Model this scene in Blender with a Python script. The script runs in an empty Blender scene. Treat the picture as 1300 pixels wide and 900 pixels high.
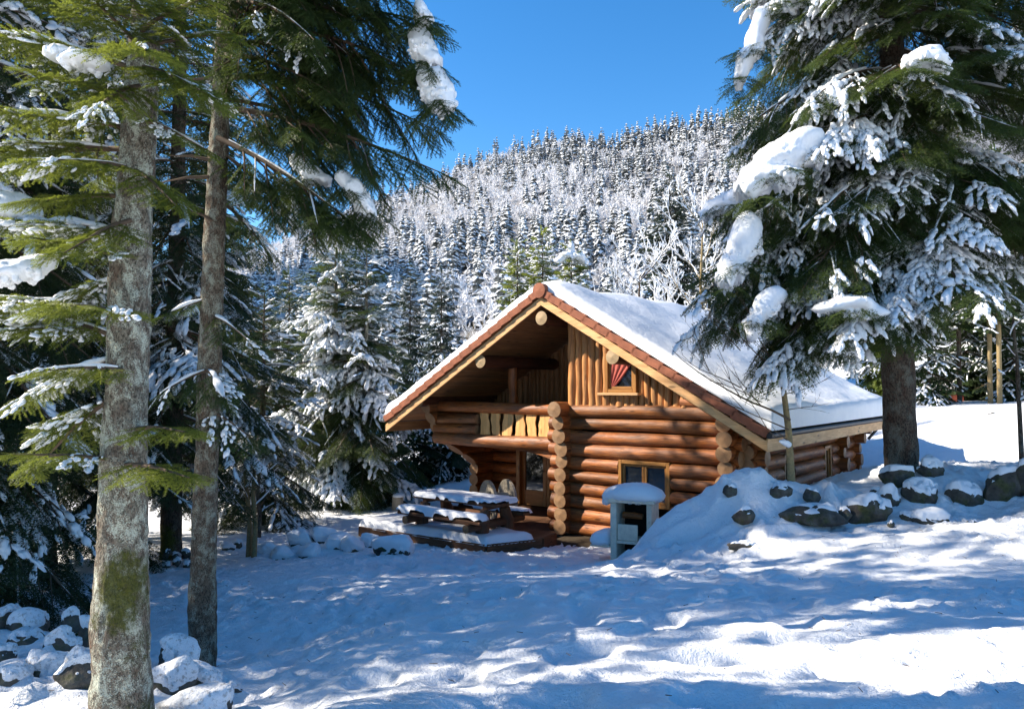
import bpy, bmesh, math, random
import numpy as np
from mathutils import Vector, Matrix

# ------------------------------------------------------------------ camera, sky, sun, exposure
scene = bpy.context.scene
COL = scene.collection
R = math.radians
F = 953.0                                  # focal length in photo pixels (1300 wide)
CZ = 3.3                                   # camera height above the cabin's ground
PIT = math.atan(40 / F)

cam_data = bpy.data.cameras.new("camera")
cam_data.sensor_width = 36.0
cam_data.lens = F / 1300 * 36.0
cam_data.clip_start = 0.05
cam_data.clip_end = 6000
cam = bpy.data.objects.new("camera", cam_data)
COL.objects.link(cam)
cam.location = (0, 0, CZ)
cam.rotation_euler = (math.pi / 2 + PIT, 0, 0)
scene.camera = cam

SUN_AZ = (-0.994, 0.105)                   # horizontal direction towards the sun
SUN_EL = R(34)
world = bpy.data.worlds.new("World")
scene.world = world
world.use_nodes = True
wt = world.node_tree
wt.nodes.clear()
sky = wt.nodes.new("ShaderNodeTexSky")
sky.sky_type = 'NISHITA'
sky.sun_disc = False
sky.sun_elevation = SUN_EL
sky.sun_rotation = math.atan2(SUN_AZ[0], SUN_AZ[1])
sky.altitude = 900
sky.air_density = 1.0
sky.dust_density = 0.25
sky.ozone_density = 2.2
hs = wt.nodes.new("ShaderNodeHueSaturation")
hs.inputs['Saturation'].default_value = 1.34
hs.inputs['Value'].default_value = 1.0
bg = wt.nodes.new("ShaderNodeBackground")
bg.inputs['Strength'].default_value = 0.115
wo = wt.nodes.new("ShaderNodeOutputWorld")
wt.links.new(sky.outputs[0], hs.inputs['Color'])
wt.links.new(hs.outputs[0], bg.inputs['Color'])
wt.links.new(bg.outputs[0], wo.inputs['Surface'])

sun_data = bpy.data.lights.new("sun", 'SUN')
sun_data.energy = 5.0
sun_data.angle = R(0.55)
sun_data.color = (1.0, 0.90, 0.76)
sun = bpy.data.objects.new("sun", sun_data)
COL.objects.link(sun)
sd = Vector((SUN_AZ[0] * math.cos(SUN_EL), SUN_AZ[1] * math.cos(SUN_EL), math.sin(SUN_EL)))
sun.rotation_euler = sd.to_track_quat('Z', 'Y').to_euler()
sun.location = sd * 60

scene.view_settings.view_transform = 'Standard'
scene.view_settings.look = 'None'
scene.view_settings.gamma = 1.0
scene.view_settings.use_curve_mapping = False
scene.view_settings.exposure = 1.15
scene.cycles.max_bounces = 6
scene.cycles.diffuse_bounces = 3
scene.cycles.glossy_bounces = 3
scene.cycles.transmission_bounces = 4
scene.cycles.transparent_max_bounces = 6
scene.cycles.caustics_reflective = False
scene.cycles.caustics_refractive = False
scene.cycles.use_denoising = True


# ------------------------------------------------------------------ helpers
def P(px, py, Y):
    """A point at depth Y seen at photo pixel (px, py); used only to measure the place."""
    x = (px - 650) / F
    zc = (450 - py) / F
    dy = math.cos(PIT) - math.sin(PIT) * zc
    dz = math.sin(PIT) + math.cos(PIT) * zc
    return np.array([x / dy * Y, Y, CZ + dz / dy * Y])


def hsh(ix, iy, iz, seed):
    n = (ix.astype(np.int64) * 374761393 + iy.astype(np.int64) * 668265263 + iz.astype(np.int64) * 2147483647 + seed * 974711) & 0x7fffffff
    n = ((n ^ (n >> 13)) * 1274126177) & 0x7fffffff
    n = ((n ^ (n >> 16)) * 1911520717) & 0x7fffffff
    return ((n ^ (n >> 15)) & 0xffffff) / float(0xffffff)


def vnoise(p, seed=0):
    """smooth value noise in 0..1 at points p (N,3)"""
    p = np.asarray(p, float)
    i = np.floor(p).astype(np.int64)
    f = p - i
    f = f * f * (3 - 2 * f)
    r = 0
    for dx in (0, 1):
        wx = f[:, 0] if dx else 1 - f[:, 0]
        for dy in (0, 1):
            wy = f[:, 1] if dy else 1 - f[:, 1]
            for dz in (0, 1):
                wz = f[:, 2] if dz else 1 - f[:, 2]
                r = r + wx * wy * wz * hsh(i[:, 0] + dx, i[:, 1] + dy, i[:, 2] + dz, seed)
    return r


def fbm(p, seed=0, octaves=4, gain=0.5):
    p = np.asarray(p, float)
    a, s, t = 1.0, 0.0, 0.0
    for k in range(octaves):
        s = s + a * vnoise(p * (2.03 ** k) + 17.3 * k, seed + k)
        t += a
        a *= gain
    return s / t


def sstep(a, b, x):
    t = np.clip((x - a) / (b - a), 0, 1)
    return t * t * (3 - 2 * t)


def link(name, me, parent=None, mats=()):
    o = bpy.data.objects.new(name, me)
    COL.objects.link(o)
    if parent is not None:
        o.parent = parent
    for m in mats:
        if m.name not in [x.name for x in me.materials if x]:
            me.materials.append(m)
    return o


def mesh_np(name, V, tris=None, quads=None, mats=(), mi=None, smooth=True, attrs=None, parent=None):
    """one mesh object from numpy arrays; mi: material index per face (tris first)"""
    V = np.asarray(V, np.float32)
    tris = np.zeros((0, 3), np.int32) if tris is None else np.asarray(tris, np.int32)
    quads = np.zeros((0, 4), np.int32) if quads is None else np.asarray(quads, np.int32)
    me = bpy.data.meshes.new(name)
    nt, nq = len(tris), len(quads)
    me.vertices.add(len(V))
    me.vertices.foreach_set("co", V.ravel())
    loops = np.concatenate([tris.ravel(), quads.ravel()]).astype(np.int32)
    me.loops.add(len(loops))
    me.loops.foreach_set("vertex_index", loops)
    me.polygons.add(nt + nq)
    starts = np.concatenate([np.arange(nt) * 3, nt * 3 + np.arange(nq) * 4]).astype(np.int32)
    me.polygons.foreach_set("loop_start", starts)
    if mi is not None:
        me.polygons.foreach_set("material_index", np.asarray(mi, np.int32))
    me.polygons.foreach_set("use_smooth", np.full(nt + nq, bool(smooth)))
    for k, a in (attrs or {}).items():
        at = me.attributes.new(k, 'FLOAT', 'POINT')
        at.data.foreach_set("value", np.asarray(a, np.float32))
    me.update(calc_edges=True)
    return link(name, me, parent, mats)


def empty(name, loc=(0, 0, 0), rz=0, label=None, cat=None, group=None):
    o = bpy.data.objects.new(name, None)
    o.empty_display_size = 0.3
    COL.objects.link(o)
    o.location = [float(v) for v in loc]
    o.rotation_euler = (0, 0, rz)
    tag(o, label, cat, group)
    return o


def tag(o, label=None, cat=None, group=None, kind=None):
    if label: o["label"] = label
    if cat: o["category"] = cat
    if group: o["group"] = group
    if kind: o["kind"] = kind
    return o


class MB:
    """collects shapes into one mesh: boxes, logs, tubes, grids; with uv + 'tint' + 'cap' attributes"""
    def __init__(s):
        s.v, s.f, s.uv, s.t, s.c, s.sm, s.m = [], [], [], [], [], [], []

    def add(s, verts, faces, uvs=None, tint=0.5, cap=0, smooth=False, mi=0):
        b = len(s.v)
        s.v += [tuple(map(float, p)) for p in verts]
        s.t += [tint] * len(verts)
        s.c += [cap] * len(verts)
        for k, f in enumerate(faces):
            s.f.append([b + i for i in f])
            s.sm.append(smooth)
            s.m.append(mi)
            s.uv.append(uvs[k] if uvs else [(0, 0)] * len(f))

    def box(s, lo, hi, tint=0.5, along=0, mi=0, rot=None, bev=0.0):
        """box from lo to hi; uv u runs along axis 'along'; rot: 3x3 about the box centre"""
        lo, hi = np.array(lo, float), np.array(hi, float)
        c = (lo + hi) / 2
        h = (hi - lo) / 2
        b = min(bev, h.min() * 0.6)
        pts, faces = [], []
        if b <= 0:
            for x in (-1, 1):
                for y in (-1, 1):
                    for z in (-1, 1):
                        pts.append((x * h[0], y * h[1], z * h[2]))
            faces = [(0, 1, 3, 2), (4, 6, 7, 5), (0, 4, 5, 1), (2, 3, 7, 6), (0, 2, 6, 4), (1, 5, 7, 3)]
        else:
            idx = {}
            for x in (-1, 1):
                for y in (-1, 1):
                    for z in (-1, 1):
                        for a in range(3):
                            q = [x * h[0], y * h[1], z * h[2]]
                            for k in range(3):
                                if k != a:
                                    q[k] -= (x, y, z)[k] * b
                            idx[(x, y, z, a)] = len(pts)
                            pts.append(tuple(q))
            sgn = (-1, 1)
            for a in range(3):
                o1, o2 = (a + 1) % 3, (a + 2) % 3
                for sa in sgn:
                    def key(s1, s2, ax):
                        k = [0, 0, 0]; k[a] = sa; k[o1] = s1; k[o2] = s2
                        return idx[(k[0], k[1], k[2], ax)]
                    q = [key(-1, -1, a), key(1, -1, a), key(1, 1, a), key(-1, 1, a)]
                    faces.append(tuple(q if sa > 0 else q[::-1]))
            for a in range(3):                      # edge chamfers along axis a
                o1, o2 = (a + 1) % 3, (a + 2) % 3
                for s1 in sgn:
                    for s2 in sgn:
                        def key(sa, ax):
                            k = [0, 0, 0]; k[a] = sa; k[o1] = s1; k[o2] = s2
                            return idx[(k[0], k[1], k[2], ax)]
                        q = [key(-1, o1), key(1, o1), key(1, o2), key(-1, o2)]
                        faces.append(tuple(q if s1 * s2 < 0 else q[::-1]))
            for x in sgn:
                for y in sgn:
                    for z in sgn:
                        q = [idx[(x, y, z, 0)], idx[(x, y, z, 1)], idx[(x, y, z, 2)]]
                        faces.append(tuple(q if x * y * z > 0 else q[::-1]))
        pts = np.array(pts)
        oth = [k for k in range(3) if k != along]
        off = (tint * 37.7) % 5
        uv = []
        for f in faces:
            n = np.abs(np.cross(pts[f[1]] - pts[f[0]], pts[f[2]] - pts[f[0]]))
            ax = oth[0] if n[oth[0]] < n[oth[1]] else oth[1]
            uv.append([(pts[i][along] + off, pts[i][ax] + off * 1.7) for i in f])
        if rot is not None:
            pts = pts @ np.array(rot).T
        s.add(pts + c, faces, uv, tint, 0, False, mi)

    def tube(s, pts, radii, seg=8, tint=0.5, caps=True, mi=0, wob=0.0, seed=0, cap_mi=None, flat=None):
        """round bar through pts; end caps carry cap = 1; flat=(axis vector, keep) squashes the section"""
        pts = np.array(pts, float)
        n = len(pts)
        T = np.gradient(pts, axis=0)
        T /= np.linalg.norm(T, axis=1)[:, None] + 1e-9
        ref = np.array([0, 0, 1.0]) if abs(T[0][2]) < 0.9 else np.array([1.0, 0, 0])
        L = np.concatenate([[0], np.cumsum(np.linalg.norm(np.diff(pts, axis=0), axis=1))])
        ang = np.arange(seg) * 2 * math.pi / seg
        verts = []
        rng = np.random.RandomState(seed + 11)
        ph = rng.rand(4) * 6.28
        for i in range(n):
            A = np.cross(ref, T[i]); A /= np.linalg.norm(A) + 1e-9
            B = np.cross(T[i], A)
            w = 1 + wob * (np.sin(ang * 2 + ph[0] + L[i] * 1.7) * .5 + np.sin(ang * 3 + ph[1] - L[i] * 2.3) * .5 + .6 * math.sin(L[i] * 3.1 + ph[2]) + .4 * math.sin(L[i] * 7.3 + ph[3]))
            ring = pts[i] + (np.cos(ang) * radii[i] * w)[:, None] * A + (np.sin(ang) * radii[i] * w)[:, None] * B
            verts.append(ring)
        V = np.concatenate(verts)
        faces, uvs = [], []
        off = (tint * 53.1) % 7
        for i in range(n - 1):
            for k in range(seg):
                k2 = (k + 1) % seg
                faces.append((i * seg + k, i * seg + k2, (i + 1) * seg + k2, (i + 1) * seg + k))
                a0, a1 = ang[k] * .15, (ang[k] + 2 * math.pi / seg) * .15
                uvs.append([(L[i] + off, a0 + off), (L[i] + off, a1 + off), (L[i + 1] + off, a1 + off), (L[i + 1] + off, a0 + off)])
        s.add(V, faces, uvs, tint, 0, True, mi)
        if caps:
            for end in (0, n - 1):
                ring = verts[end]
                c = ring.mean(axis=0)
                dm = T[end] * radii[end] * (0.10 if end else -0.10)
                vv = np.concatenate([[c + dm], ring])
                ff, uu = [], []
                for k in range(seg):
                    k2 = (k + 1) % seg
                    tri = (0, 1 + k, 1 + k2) if end else (0, 1 + k2, 1 + k)
                    ff.append(tri)
                    cs = lambda q: (math.cos(ang[q]) * radii[end], math.sin(ang[q]) * radii[end])
                    uu.append([(0, 0), cs(k), cs(k2)] if end else [(0, 0), cs(k2), cs(k)])
                s.add(vv, ff, uu, tint, 1, False, mi if cap_mi is None else cap_mi)

    def poly(s, loop, thick_vec, tint=0.5, mi=0, uvaxis=(0, 2)):
        """flat outline (list of 3d points, convex or simple) extruded by thick_vec"""
        a = np.array(loop, float); b = a + np.array(thick_vec)
        n = len(a)
        faces = [tuple(range(n))[::-1], tuple(range(n, 2 * n))] + [(i, (i + 1) % n, n + (i + 1) % n, n + i) for i in range(n)]
        V = np.concatenate([a, b])
        off = (tint * 29.3) % 6
        uv = [[(V[i][uvaxis[0]] + off, V[i][uvaxis[1]] + off) for i in f] for f in faces]
        s.add(V, faces, uv, tint, 0, False, mi)

    def build(s, name, mats, parent=None):
        if not isinstance(mats, (list, tuple)):
            mats = [mats]
        me = bpy.data.meshes.new(name)
        me.from_pydata(s.v, [], s.f)
        me.polygons.foreach_set("use_smooth", s.sm)
        me.polygons.foreach_set("material_index", s.m)
        uvl = me.uv_layers.new(name="UVMap")
        flat = [c for f in s.uv for p in f for c in p]
        uvl.data.foreach_set("uv", np.array(flat, np.float32))
        for k, a in (("tint", s.t), ("cap", s.c)):
            at = me.attributes.new(k, 'FLOAT', 'POINT')
            at.data.foreach_set("value", np.array(a, np.float32))
        me.update()
        o = link(name, me, parent)
        for m in mats:
            me.materials.append(m)
        return o


# ------------------------------------------------------------------ materials
class NT:
    def __init__(s, name):
        s.mat = bpy.data.materials.new(name)
        s.mat.use_nodes = True
        s.t = s.mat.node_tree
        s.t.nodes.clear()
        s.out = s.t.nodes.new("ShaderNodeOutputMaterial")

    def n(s, typ, **kw):
        nd = s.t.nodes.new("ShaderNode" + typ)
        for k, v in kw.items():
            if hasattr(nd, k) and not k.startswith("i_"):
                setattr(nd, k, v)
        return nd

    def l(s, a, b):
        s.t.links.new(a, b)

    def tex(s, kind="Object"):
        return s.n("TexCoord").outputs[kind]

    def mapping(s, vec, scale=(1, 1, 1), loc=(0, 0, 0)):
        m = s.n("Mapping")
        m.inputs['Scale'].default_value = scale
        m.inputs['Location'].default_value = loc
        s.l(vec, m.inputs['Vector'])
        return m.outputs[0]

    def noise(s, vec, scale=5, detail=4, rough=0.55, dist=0.0):
        nd = s.n("TexNoise")
        nd.inputs['Scale'].default_value = scale
        nd.inputs['Detail'].default_value = detail
        nd.inputs['Roughness'].default_value = rough
        nd.inputs['Distortion'].default_value = dist
        if vec is not None: s.l(vec, nd.inputs['Vector'])
        return nd.outputs['Fac']

    def ramp(s, fac, stops, interp='LINEAR'):
        r = s.n("ValToRGB")
        r.color_ramp.interpolation = interp
        e = r.color_ramp.elements
        while len(e) < len(stops): e.new(0.5)
        for k, (p, c) in enumerate(stops):
            e[k].position = p
            if not isinstance(c, (tuple, list)): c = (c, c, c)
            e[k].color = (*c, 1)
        s.l(fac, r.inputs[0])
        return r.outputs[0]

    def mix(s, fac, a, b, mode='MIX'):
        m = s.n("Mix")
        m.data_type = 'RGBA'
        m.blend_type = mode
        for sock, v in ((m.inputs[0], fac), (m.inputs[6], a), (m.inputs[7], b)):
            if hasattr(v, "is_output"): s.l(v, sock)
            elif isinstance(v, (int, float)): sock.default_value = v
            else: sock.default_value = (*v, 1)
        return m.outputs[2]

    def math(s, op, a, b=None, clamp=False):
        m = s.n("Math", operation=op)
        m.use_clamp = clamp
        for sock, v in ((m.inputs[0], a), (m.inputs[1], b)):
            if v is None: continue
            if hasattr(v, "is_output"): s.l(v, sock)
            else: sock.default_value = v
        return m.outputs[0]

    def attr(s, name):
        a = s.n("Attribute")
        a.attribute_name = name
        return a.outputs['Fac']

    def bump(s, h, strength=0.3, dist=0.02):
        b = s.n("Bump")
        b.inputs['Strength'].default_value = strength
        b.inputs['Distance'].default_value = dist
        s.l(h, b.inputs['Height'])
        return b.outputs[0]

    def bsdf(s, color, rough=0.6, normal=None, spec=0.3, metal=0.0, coat=0.0):
        b = s.n("BsdfPrincipled")
        for sock, v in ((b.inputs['Base Color'], color), (b.inputs['Roughness'], rough)):
            if hasattr(v, "is_output"): s.l(v, sock)
            elif isinstance(v, (int, float)): sock.default_value = v
            else: sock.default_value = (*v, 1)
        b.inputs['Specular IOR Level'].default_value = spec
        b.inputs['Metallic'].default_value = metal
        b.inputs['Coat Weight'].default_value = coat
        if normal is not None: s.l(normal, b.inputs['Normal'])
        return b.outputs[0]

    def done(s, shader):
        s.l(shader, s.out.inputs['Surface'])
        return s.mat


def m_snow(name, bump=0.35, fine=60, coarse=7, dirt_shade=0.0):
    t = NT(name)
    v = t.tex()
    h1 = t.noise(v, coarse, 5, 0.6)
    h2 = t.noise(v, fine, 3, 0.7)
    h = t.math('ADD', h1, t.math('MULTIPLY', h2, 0.35))
    col = t.ramp(t.noise(v, 2.5, 3), [(0.3, (0.80, 0.82, 0.85)), (0.7, (0.88, 0.89, 0.90))])
    if dirt_shade:  # dirt specks that also carry shade in the colour
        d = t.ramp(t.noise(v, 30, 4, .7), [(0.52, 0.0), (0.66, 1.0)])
        col = t.mix(t.math('MULTIPLY', d, dirt_shade), col, (0.18, 0.14, 0.10))
    return t.done(t.bsdf(col, 0.55, t.bump(h, bump, 0.05), 0.35))


def m_wood(name, c_dark, c_mid, c_light, cap=(0.42, 0.27, 0.14), rough=0.5, var=0.5, crack=0.8, spec=0.35, weather=0.0, coat=0.0):
    """wood with the grain along uv.x, knots, drying cracks; 'tint' varies it per log; 'cap' shows end grain"""
    t = NT(name)
    uv = t.tex("UV")
    tint = t.attr("tint")
    g = t.noise(t.mapping(uv, (0.9, 26, 1)), 3.0, 6, 0.65, 0.6)
    g2 = t.noise(t.mapping(uv, (0.5, 3.0, 1)), 2.2, 3, 0.6, 0.4)
    col = t.ramp(g, [(0.28, c_dark), (0.5, c_mid), (0.78, c_light)])
    col = t.mix(t.ramp(g2, [(0.40, 0.0), (0.68, 0.78)]), col, c_dark)
    col = t.mix(t.math('MULTIPLY', tint, var), col, t.mix(1.0, col, (1.7, 1.45, 1.2), 'MULTIPLY'))
    kn = t.n("TexVoronoi")
    kn.feature = 'F1'
    kn.inputs['Scale'].default_value = 1.0
    t.l(t.mapping(uv, (1.6, 5.5, 1)), kn.inputs['Vector'])
    kd = t.ramp(kn.outputs['Distance'], [(0.08, 1.0), (0.17, 0.0)])
    col = t.mix(t.math('MULTIPLY', kd, 0.75), col, tuple(x * 0.35 for x in c_dark))
    ck = t.noise(t.mapping(uv, (0.35, 9.0, 1)), 4.0, 3, 0.5, 0.3)
    ckm = t.ramp(ck, [(0.485, 0.0), (0.497, 1.0), (0.503, 1.0), (0.515, 0.0)])
    ckm = t.math('MULTIPLY', ckm, t.ramp(t.noise(t.mapping(uv, (0.8, 1.5, 1)), 3, 2), [(0.48, 0.0), (0.6, crack)]))
    col = t.mix(ckm, col, tuple(x * 0.15 for x in c_dark))
    if weather:
        wv = t.ramp(t.noise(t.tex(), 1.3, 4, .6), [(0.45, 0.0), (0.75, weather)])
        col = t.mix(wv, col, (0.20, 0.17, 0.14))
    # end grain
    ring = t.n("TexWave")
    ring.wave_type = 'RINGS'
    ring.rings_direction = 'SPHERICAL'
    ring.inputs['Scale'].default_value = 14
    ring.inputs['Distortion'].default_value = 2.0
    ring.inputs['Detail'].default_value = 2
    t.l(uv, ring.inputs['Vector'])
    capc = t.mix(ring.outputs['Fac'], tuple(x * 0.72 for x in cap), cap)
    capc = t.mix(t.ramp(t.noise(uv, 7, 4, .6), [(0.40, 0.0), (0.7, 0.7)]), capc, tuple(x * 0.45 for x in cap))
    cf = t.attr("cap")
    col = t.mix(cf, col, capc)
    h = t.math('ADD', g, t.math('MULTIPLY', ckm, -2.0))
    return t.done(t.bsdf(col, rough, t.bump(h, 0.35, 0.012), spec, 0, coat))


def m_needles(name, dark, light, trans=(0.10, 0.15, 0.03), tw=0.35):
    t = NT(name)
    tint = t.attr("tint")
    col = t.ramp(tint, [(0.0, dark), (1.0, light)])
    d = t.n("BsdfPrincipled")
    t.l(col, d.inputs['Base Color'])
    d.inputs['Roughness'].default_value = 0.5
    d.inputs['Specular IOR Level'].default_value = 0.3
    tr = t.n("BsdfTranslucent")
    tr.inputs['Color'].default_value = (*trans, 1)
    m = t.n("MixShader")
    m.inputs[0].default_value = tw
    t.l(d.outputs[0], m.inputs[1]); t.l(tr.outputs[0], m.inputs[2])
    return t.done(m.outputs[0])


def m_bark(name, base=(0.20, 0.16, 0.12), red=(0.15, 0.075, 0.05), lichen=(0.40, 0.42, 0.34), scale=1.0, lich=0.75):
    t = NT(name)
    v = t.tex()
    vs = t.mapping(v, (1, 1, 0.55))
    n1 = t.noise(vs, 9 * scale, 6, 0.65, 0.3)
    n2 = t.noise(vs, 38 * scale, 5, 0.7)
    n3 = t.noise(t.mapping(v, (1, 1, 0.7), (3, 1, 7)), 5.5 * scale, 6, 0.7, 0.5)
    vo = t.n("TexVoronoi")
    vo.inputs['Scale'].default_value = 46 * scale
    t.l(vs, vo.inputs['Vector'])
    col = t.ramp(n1, [(0.32, red), (0.55, base), (0.8, tuple(x * 1.5 for x in base))])
    col = t.mix(t.ramp(n2, [(0.47, 0.0), (0.58, 0.95)]), col, tuple(x * 0.28 for x in base))
    lm = t.ramp(t.math('ADD', t.math('MULTIPLY', n3, 0.6), t.math('MULTIPLY', t.noise(v, 70 * scale, 4, .7), 0.45)), [(0.52, 0.0), (0.60, lich)])
    col = t.mix(lm, col, lichen)
    mo = t.attr("moss")
    mm = t.ramp(t.math('MULTIPLY', t.math('ADD', mo, t.math('MULTIPLY', t.noise(v, 11, 8, .8), 2.0)), 0.4), [(0.58, 0.0), (0.72, 0.9)])
    mc = t.ramp(t.noise(v, 55, 4, .7), [(0.3, (0.025, 0.03, 0.005)), (0.7, (0.10, 0.105, 0.015))])
    col = t.mix(mm, col, mc)
    h = t.math('ADD', t.math('ADD', n1, t.math('MULTIPLY', n2, 0.6)), t.math('MULTIPLY', vo.outputs['Distance'], 0.5))
    h = t.math('ADD', h, t.math('MULTIPLY', mm, 0.4))
    return t.done(t.bsdf(col, 0.9, t.bump(h, 0.8, 0.02), 0.15))


def m_rock(name):
    t = NT(name)
    v = t.tex()
    n1 = t.noise(v, 5, 7, 0.65)
    n2 = t.noise(v, 24, 5, 0.7)
    col = t.ramp(n1, [(0.3, (0.035, 0.032, 0.028)), (0.55, (0.10, 0.09, 0.075)), (0.8, (0.20, 0.19, 0.165))])
    ms = t.ramp(t.noise(t.mapping(v, (1, 1, 1), (5, 2, 8)), 4, 5, .65), [(0.5, 0.0), (0.62, 0.85)])
    col = t.mix(ms, col, t.ramp(n2, [(0.3, (0.03, 0.035, 0.012)), (0.7, (0.10, 0.11, 0.04))]))
    h = t.math('ADD', n1, t.math('MULTIPLY', n2, 0.5))
    return t.done(t.bsdf(col, 0.9, t.bump(h, 0.8, 0.04), 0.2))


def m_plain(name, c, rough=0.6, var=0.25, scale=8, spec=0.3, metal=0, bump=0.2):
    t = NT(name)
    v = t.tex()
    n = t.noise(v, scale, 5, 0.6)
    n2 = t.noise(v, scale * 7, 4, 0.7)
    col = t.ramp(t.math('ADD', t.math('MULTIPLY', n, 0.7), t.math('MULTIPLY', n2, 0.3)), [(0.3, tuple(x * (1 - var) for x in c)), (0.7, tuple(x * (1 + var) for x in c))])
    return t.done(t.bsdf(col, rough, t.bump(n2, bump, 0.01), spec, metal))


def m_glass(name):
    t = NT(name)
    b = t.n("BsdfPrincipled")
    b.inputs['Base Color'].default_value = (0.012, 0.014, 0.016, 1)
    b.inputs['Roughness'].default_value = 0.03
    b.inputs['Specular IOR Level'].default_value = 1.0
    b.inputs['IOR'].default_value = 1.7
    return t.done(b.outputs[0])


SNOW = m_snow("snow_ground_material", 0.9, 42, 9)
SNOW_OLD_SHADE = m_snow("old_shaded_snow_material", 0.8, 38, 8, 0.6)  # dirty snow, darkened as well for the shade on the lower left stones
SNOWF = m_snow("snow_load_material", 0.35, 45, 9)
LOG = m_wood("varnished_log_material", (0.045, 0.014, 0.004), (0.24, 0.080, 0.018), (0.53, 0.235, 0.064), cap=(0.34, 0.19, 0.09), rough=0.5, spec=0.38, var=0.95, weather=0.28)
SLAB = m_wood("vertical_slab_material", (0.20, 0.075, 0.022), (0.48, 0.225, 0.075), (0.68, 0.41, 0.17), cap=(0.5, 0.36, 0.2), rough=0.5, var=0.5)
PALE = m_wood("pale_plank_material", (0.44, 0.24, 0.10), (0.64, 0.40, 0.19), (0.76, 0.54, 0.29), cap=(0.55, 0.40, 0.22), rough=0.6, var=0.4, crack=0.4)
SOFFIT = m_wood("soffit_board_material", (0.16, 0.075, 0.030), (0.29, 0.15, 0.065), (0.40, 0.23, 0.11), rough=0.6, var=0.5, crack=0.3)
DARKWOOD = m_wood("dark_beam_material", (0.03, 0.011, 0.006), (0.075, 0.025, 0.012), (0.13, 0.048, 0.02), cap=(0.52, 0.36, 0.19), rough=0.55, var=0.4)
FRAME = m_wood("window_frame_material", (0.20, 0.085, 0.02), (0.36, 0.17, 0.045), (0.46, 0.24, 0.07), rough=0.4, var=0.3, crack=0.1, spec=0.45)
TABLEW = m_wood("weathered_table_material", (0.05, 0.022, 0.010), (0.13, 0.06, 0.028), (0.22, 0.11, 0.055), cap=(0.30, 0.17, 0.08), rough=0.7, var=0.4)
NEED_LIT = m_needles("sunlit_needle_material", (0.030, 0.055, 0.014), (0.150, 0.185, 0.026), (0.24, 0.28, 0.04), 0.42)  # sunlit yellow green put into the needle colour
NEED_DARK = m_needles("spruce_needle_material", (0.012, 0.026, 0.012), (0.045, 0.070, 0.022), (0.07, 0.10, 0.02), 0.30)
NEED_BLUE = m_needles("shaded_needle_material", (0.014, 0.026, 0.020), (0.040, 0.060, 0.032), (0.03, 0.05, 0.02), 0.15)  # bluish shade put into the needle colour of the trees behind the roof
BARK = m_bark("lichen_bark_material", (0.20, 0.175, 0.135), (0.125, 0.075, 0.052), (0.50, 0.52, 0.42), 2.3, .95)
BARK_SLIM = m_bark("slim_fir_bark_material", (0.15, 0.115, 0.082), (0.10, 0.058, 0.038), (0.36, 0.37, 0.29), 2.3, .75)
BARK_DK = m_bark("dark_bark_material", (0.10, 0.075, 0.055), (0.07, 0.035, 0.022), (0.20, 0.21, 0.17), 1.0, 0.45)
BARK_TW = m_plain("branch_bark_material", (0.11, 0.075, 0.05), 0.9, 0.4, 20)
BARK_YE = m_plain("sapling_bark_material", (0.26, 0.19, 0.09), 0.8, 0.35, 20)
ROCK = m_rock("mossy_boulder_material")
TILE = m_plain("terracotta_tile_material", (0.30, 0.105, 0.055), 0.75, 0.35, 9)
CONC = m_plain("barbecue_concrete_material", (0.82, 0.70, 0.54), 0.85, 0.2, 10)
SOOT = m_plain("soot_material", (0.018, 0.016, 0.015), 0.9, 0.3, 10)
IRON = m_plain("dark_metal_material", (0.03, 0.03, 0.03), 0.5, 0.3, 20, 0.5)
GREYW = m_wood("grey_reel_wood_material", (0.22, 0.19, 0.14), (0.36, 0.32, 0.25), (0.46, 0.42, 0.34), rough=0.8, var=0.3, crack=0.5)
CURT = m_plain("red_curtain_material", (0.42, 0.10, 0.075), 0.9, 0.2, 30)
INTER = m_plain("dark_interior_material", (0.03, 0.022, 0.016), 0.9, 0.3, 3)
DIRT = m_plain("bare_soil_material", (0.06, 0.045, 0.03), 0.95, 0.5, 12, 0.1, 0, 0.8)
GLASS = m_glass("window_glass_material")
NEED_MID = m_needles("green_needle_material", (0.014, 0.030, 0.012), (0.066, 0.100, 0.024), (0.12, 0.165, 0.03), 0.34)
PALE_BAL = m_wood("balcony_board_material", (0.50, 0.26, 0.085), (0.74, 0.44, 0.17), (0.82, 0.56, 0.26), rough=0.6, var=0.4, crack=0.4)
NEED_RIME = m_needles("rimed_needle_material", (0.09, 0.105, 0.105), (0.34, 0.35, 0.345), (0.05, 0.06, 0.05), 0.10)
FROST = m_plain("frosted_twig_material", (0.82, 0.81, 0.82), 0.9, 0.12, 0.05)
HUT = m_plain("red_hut_material", (0.13, 0.03, 0.018), 0.8, 0.3, 6)

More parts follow.
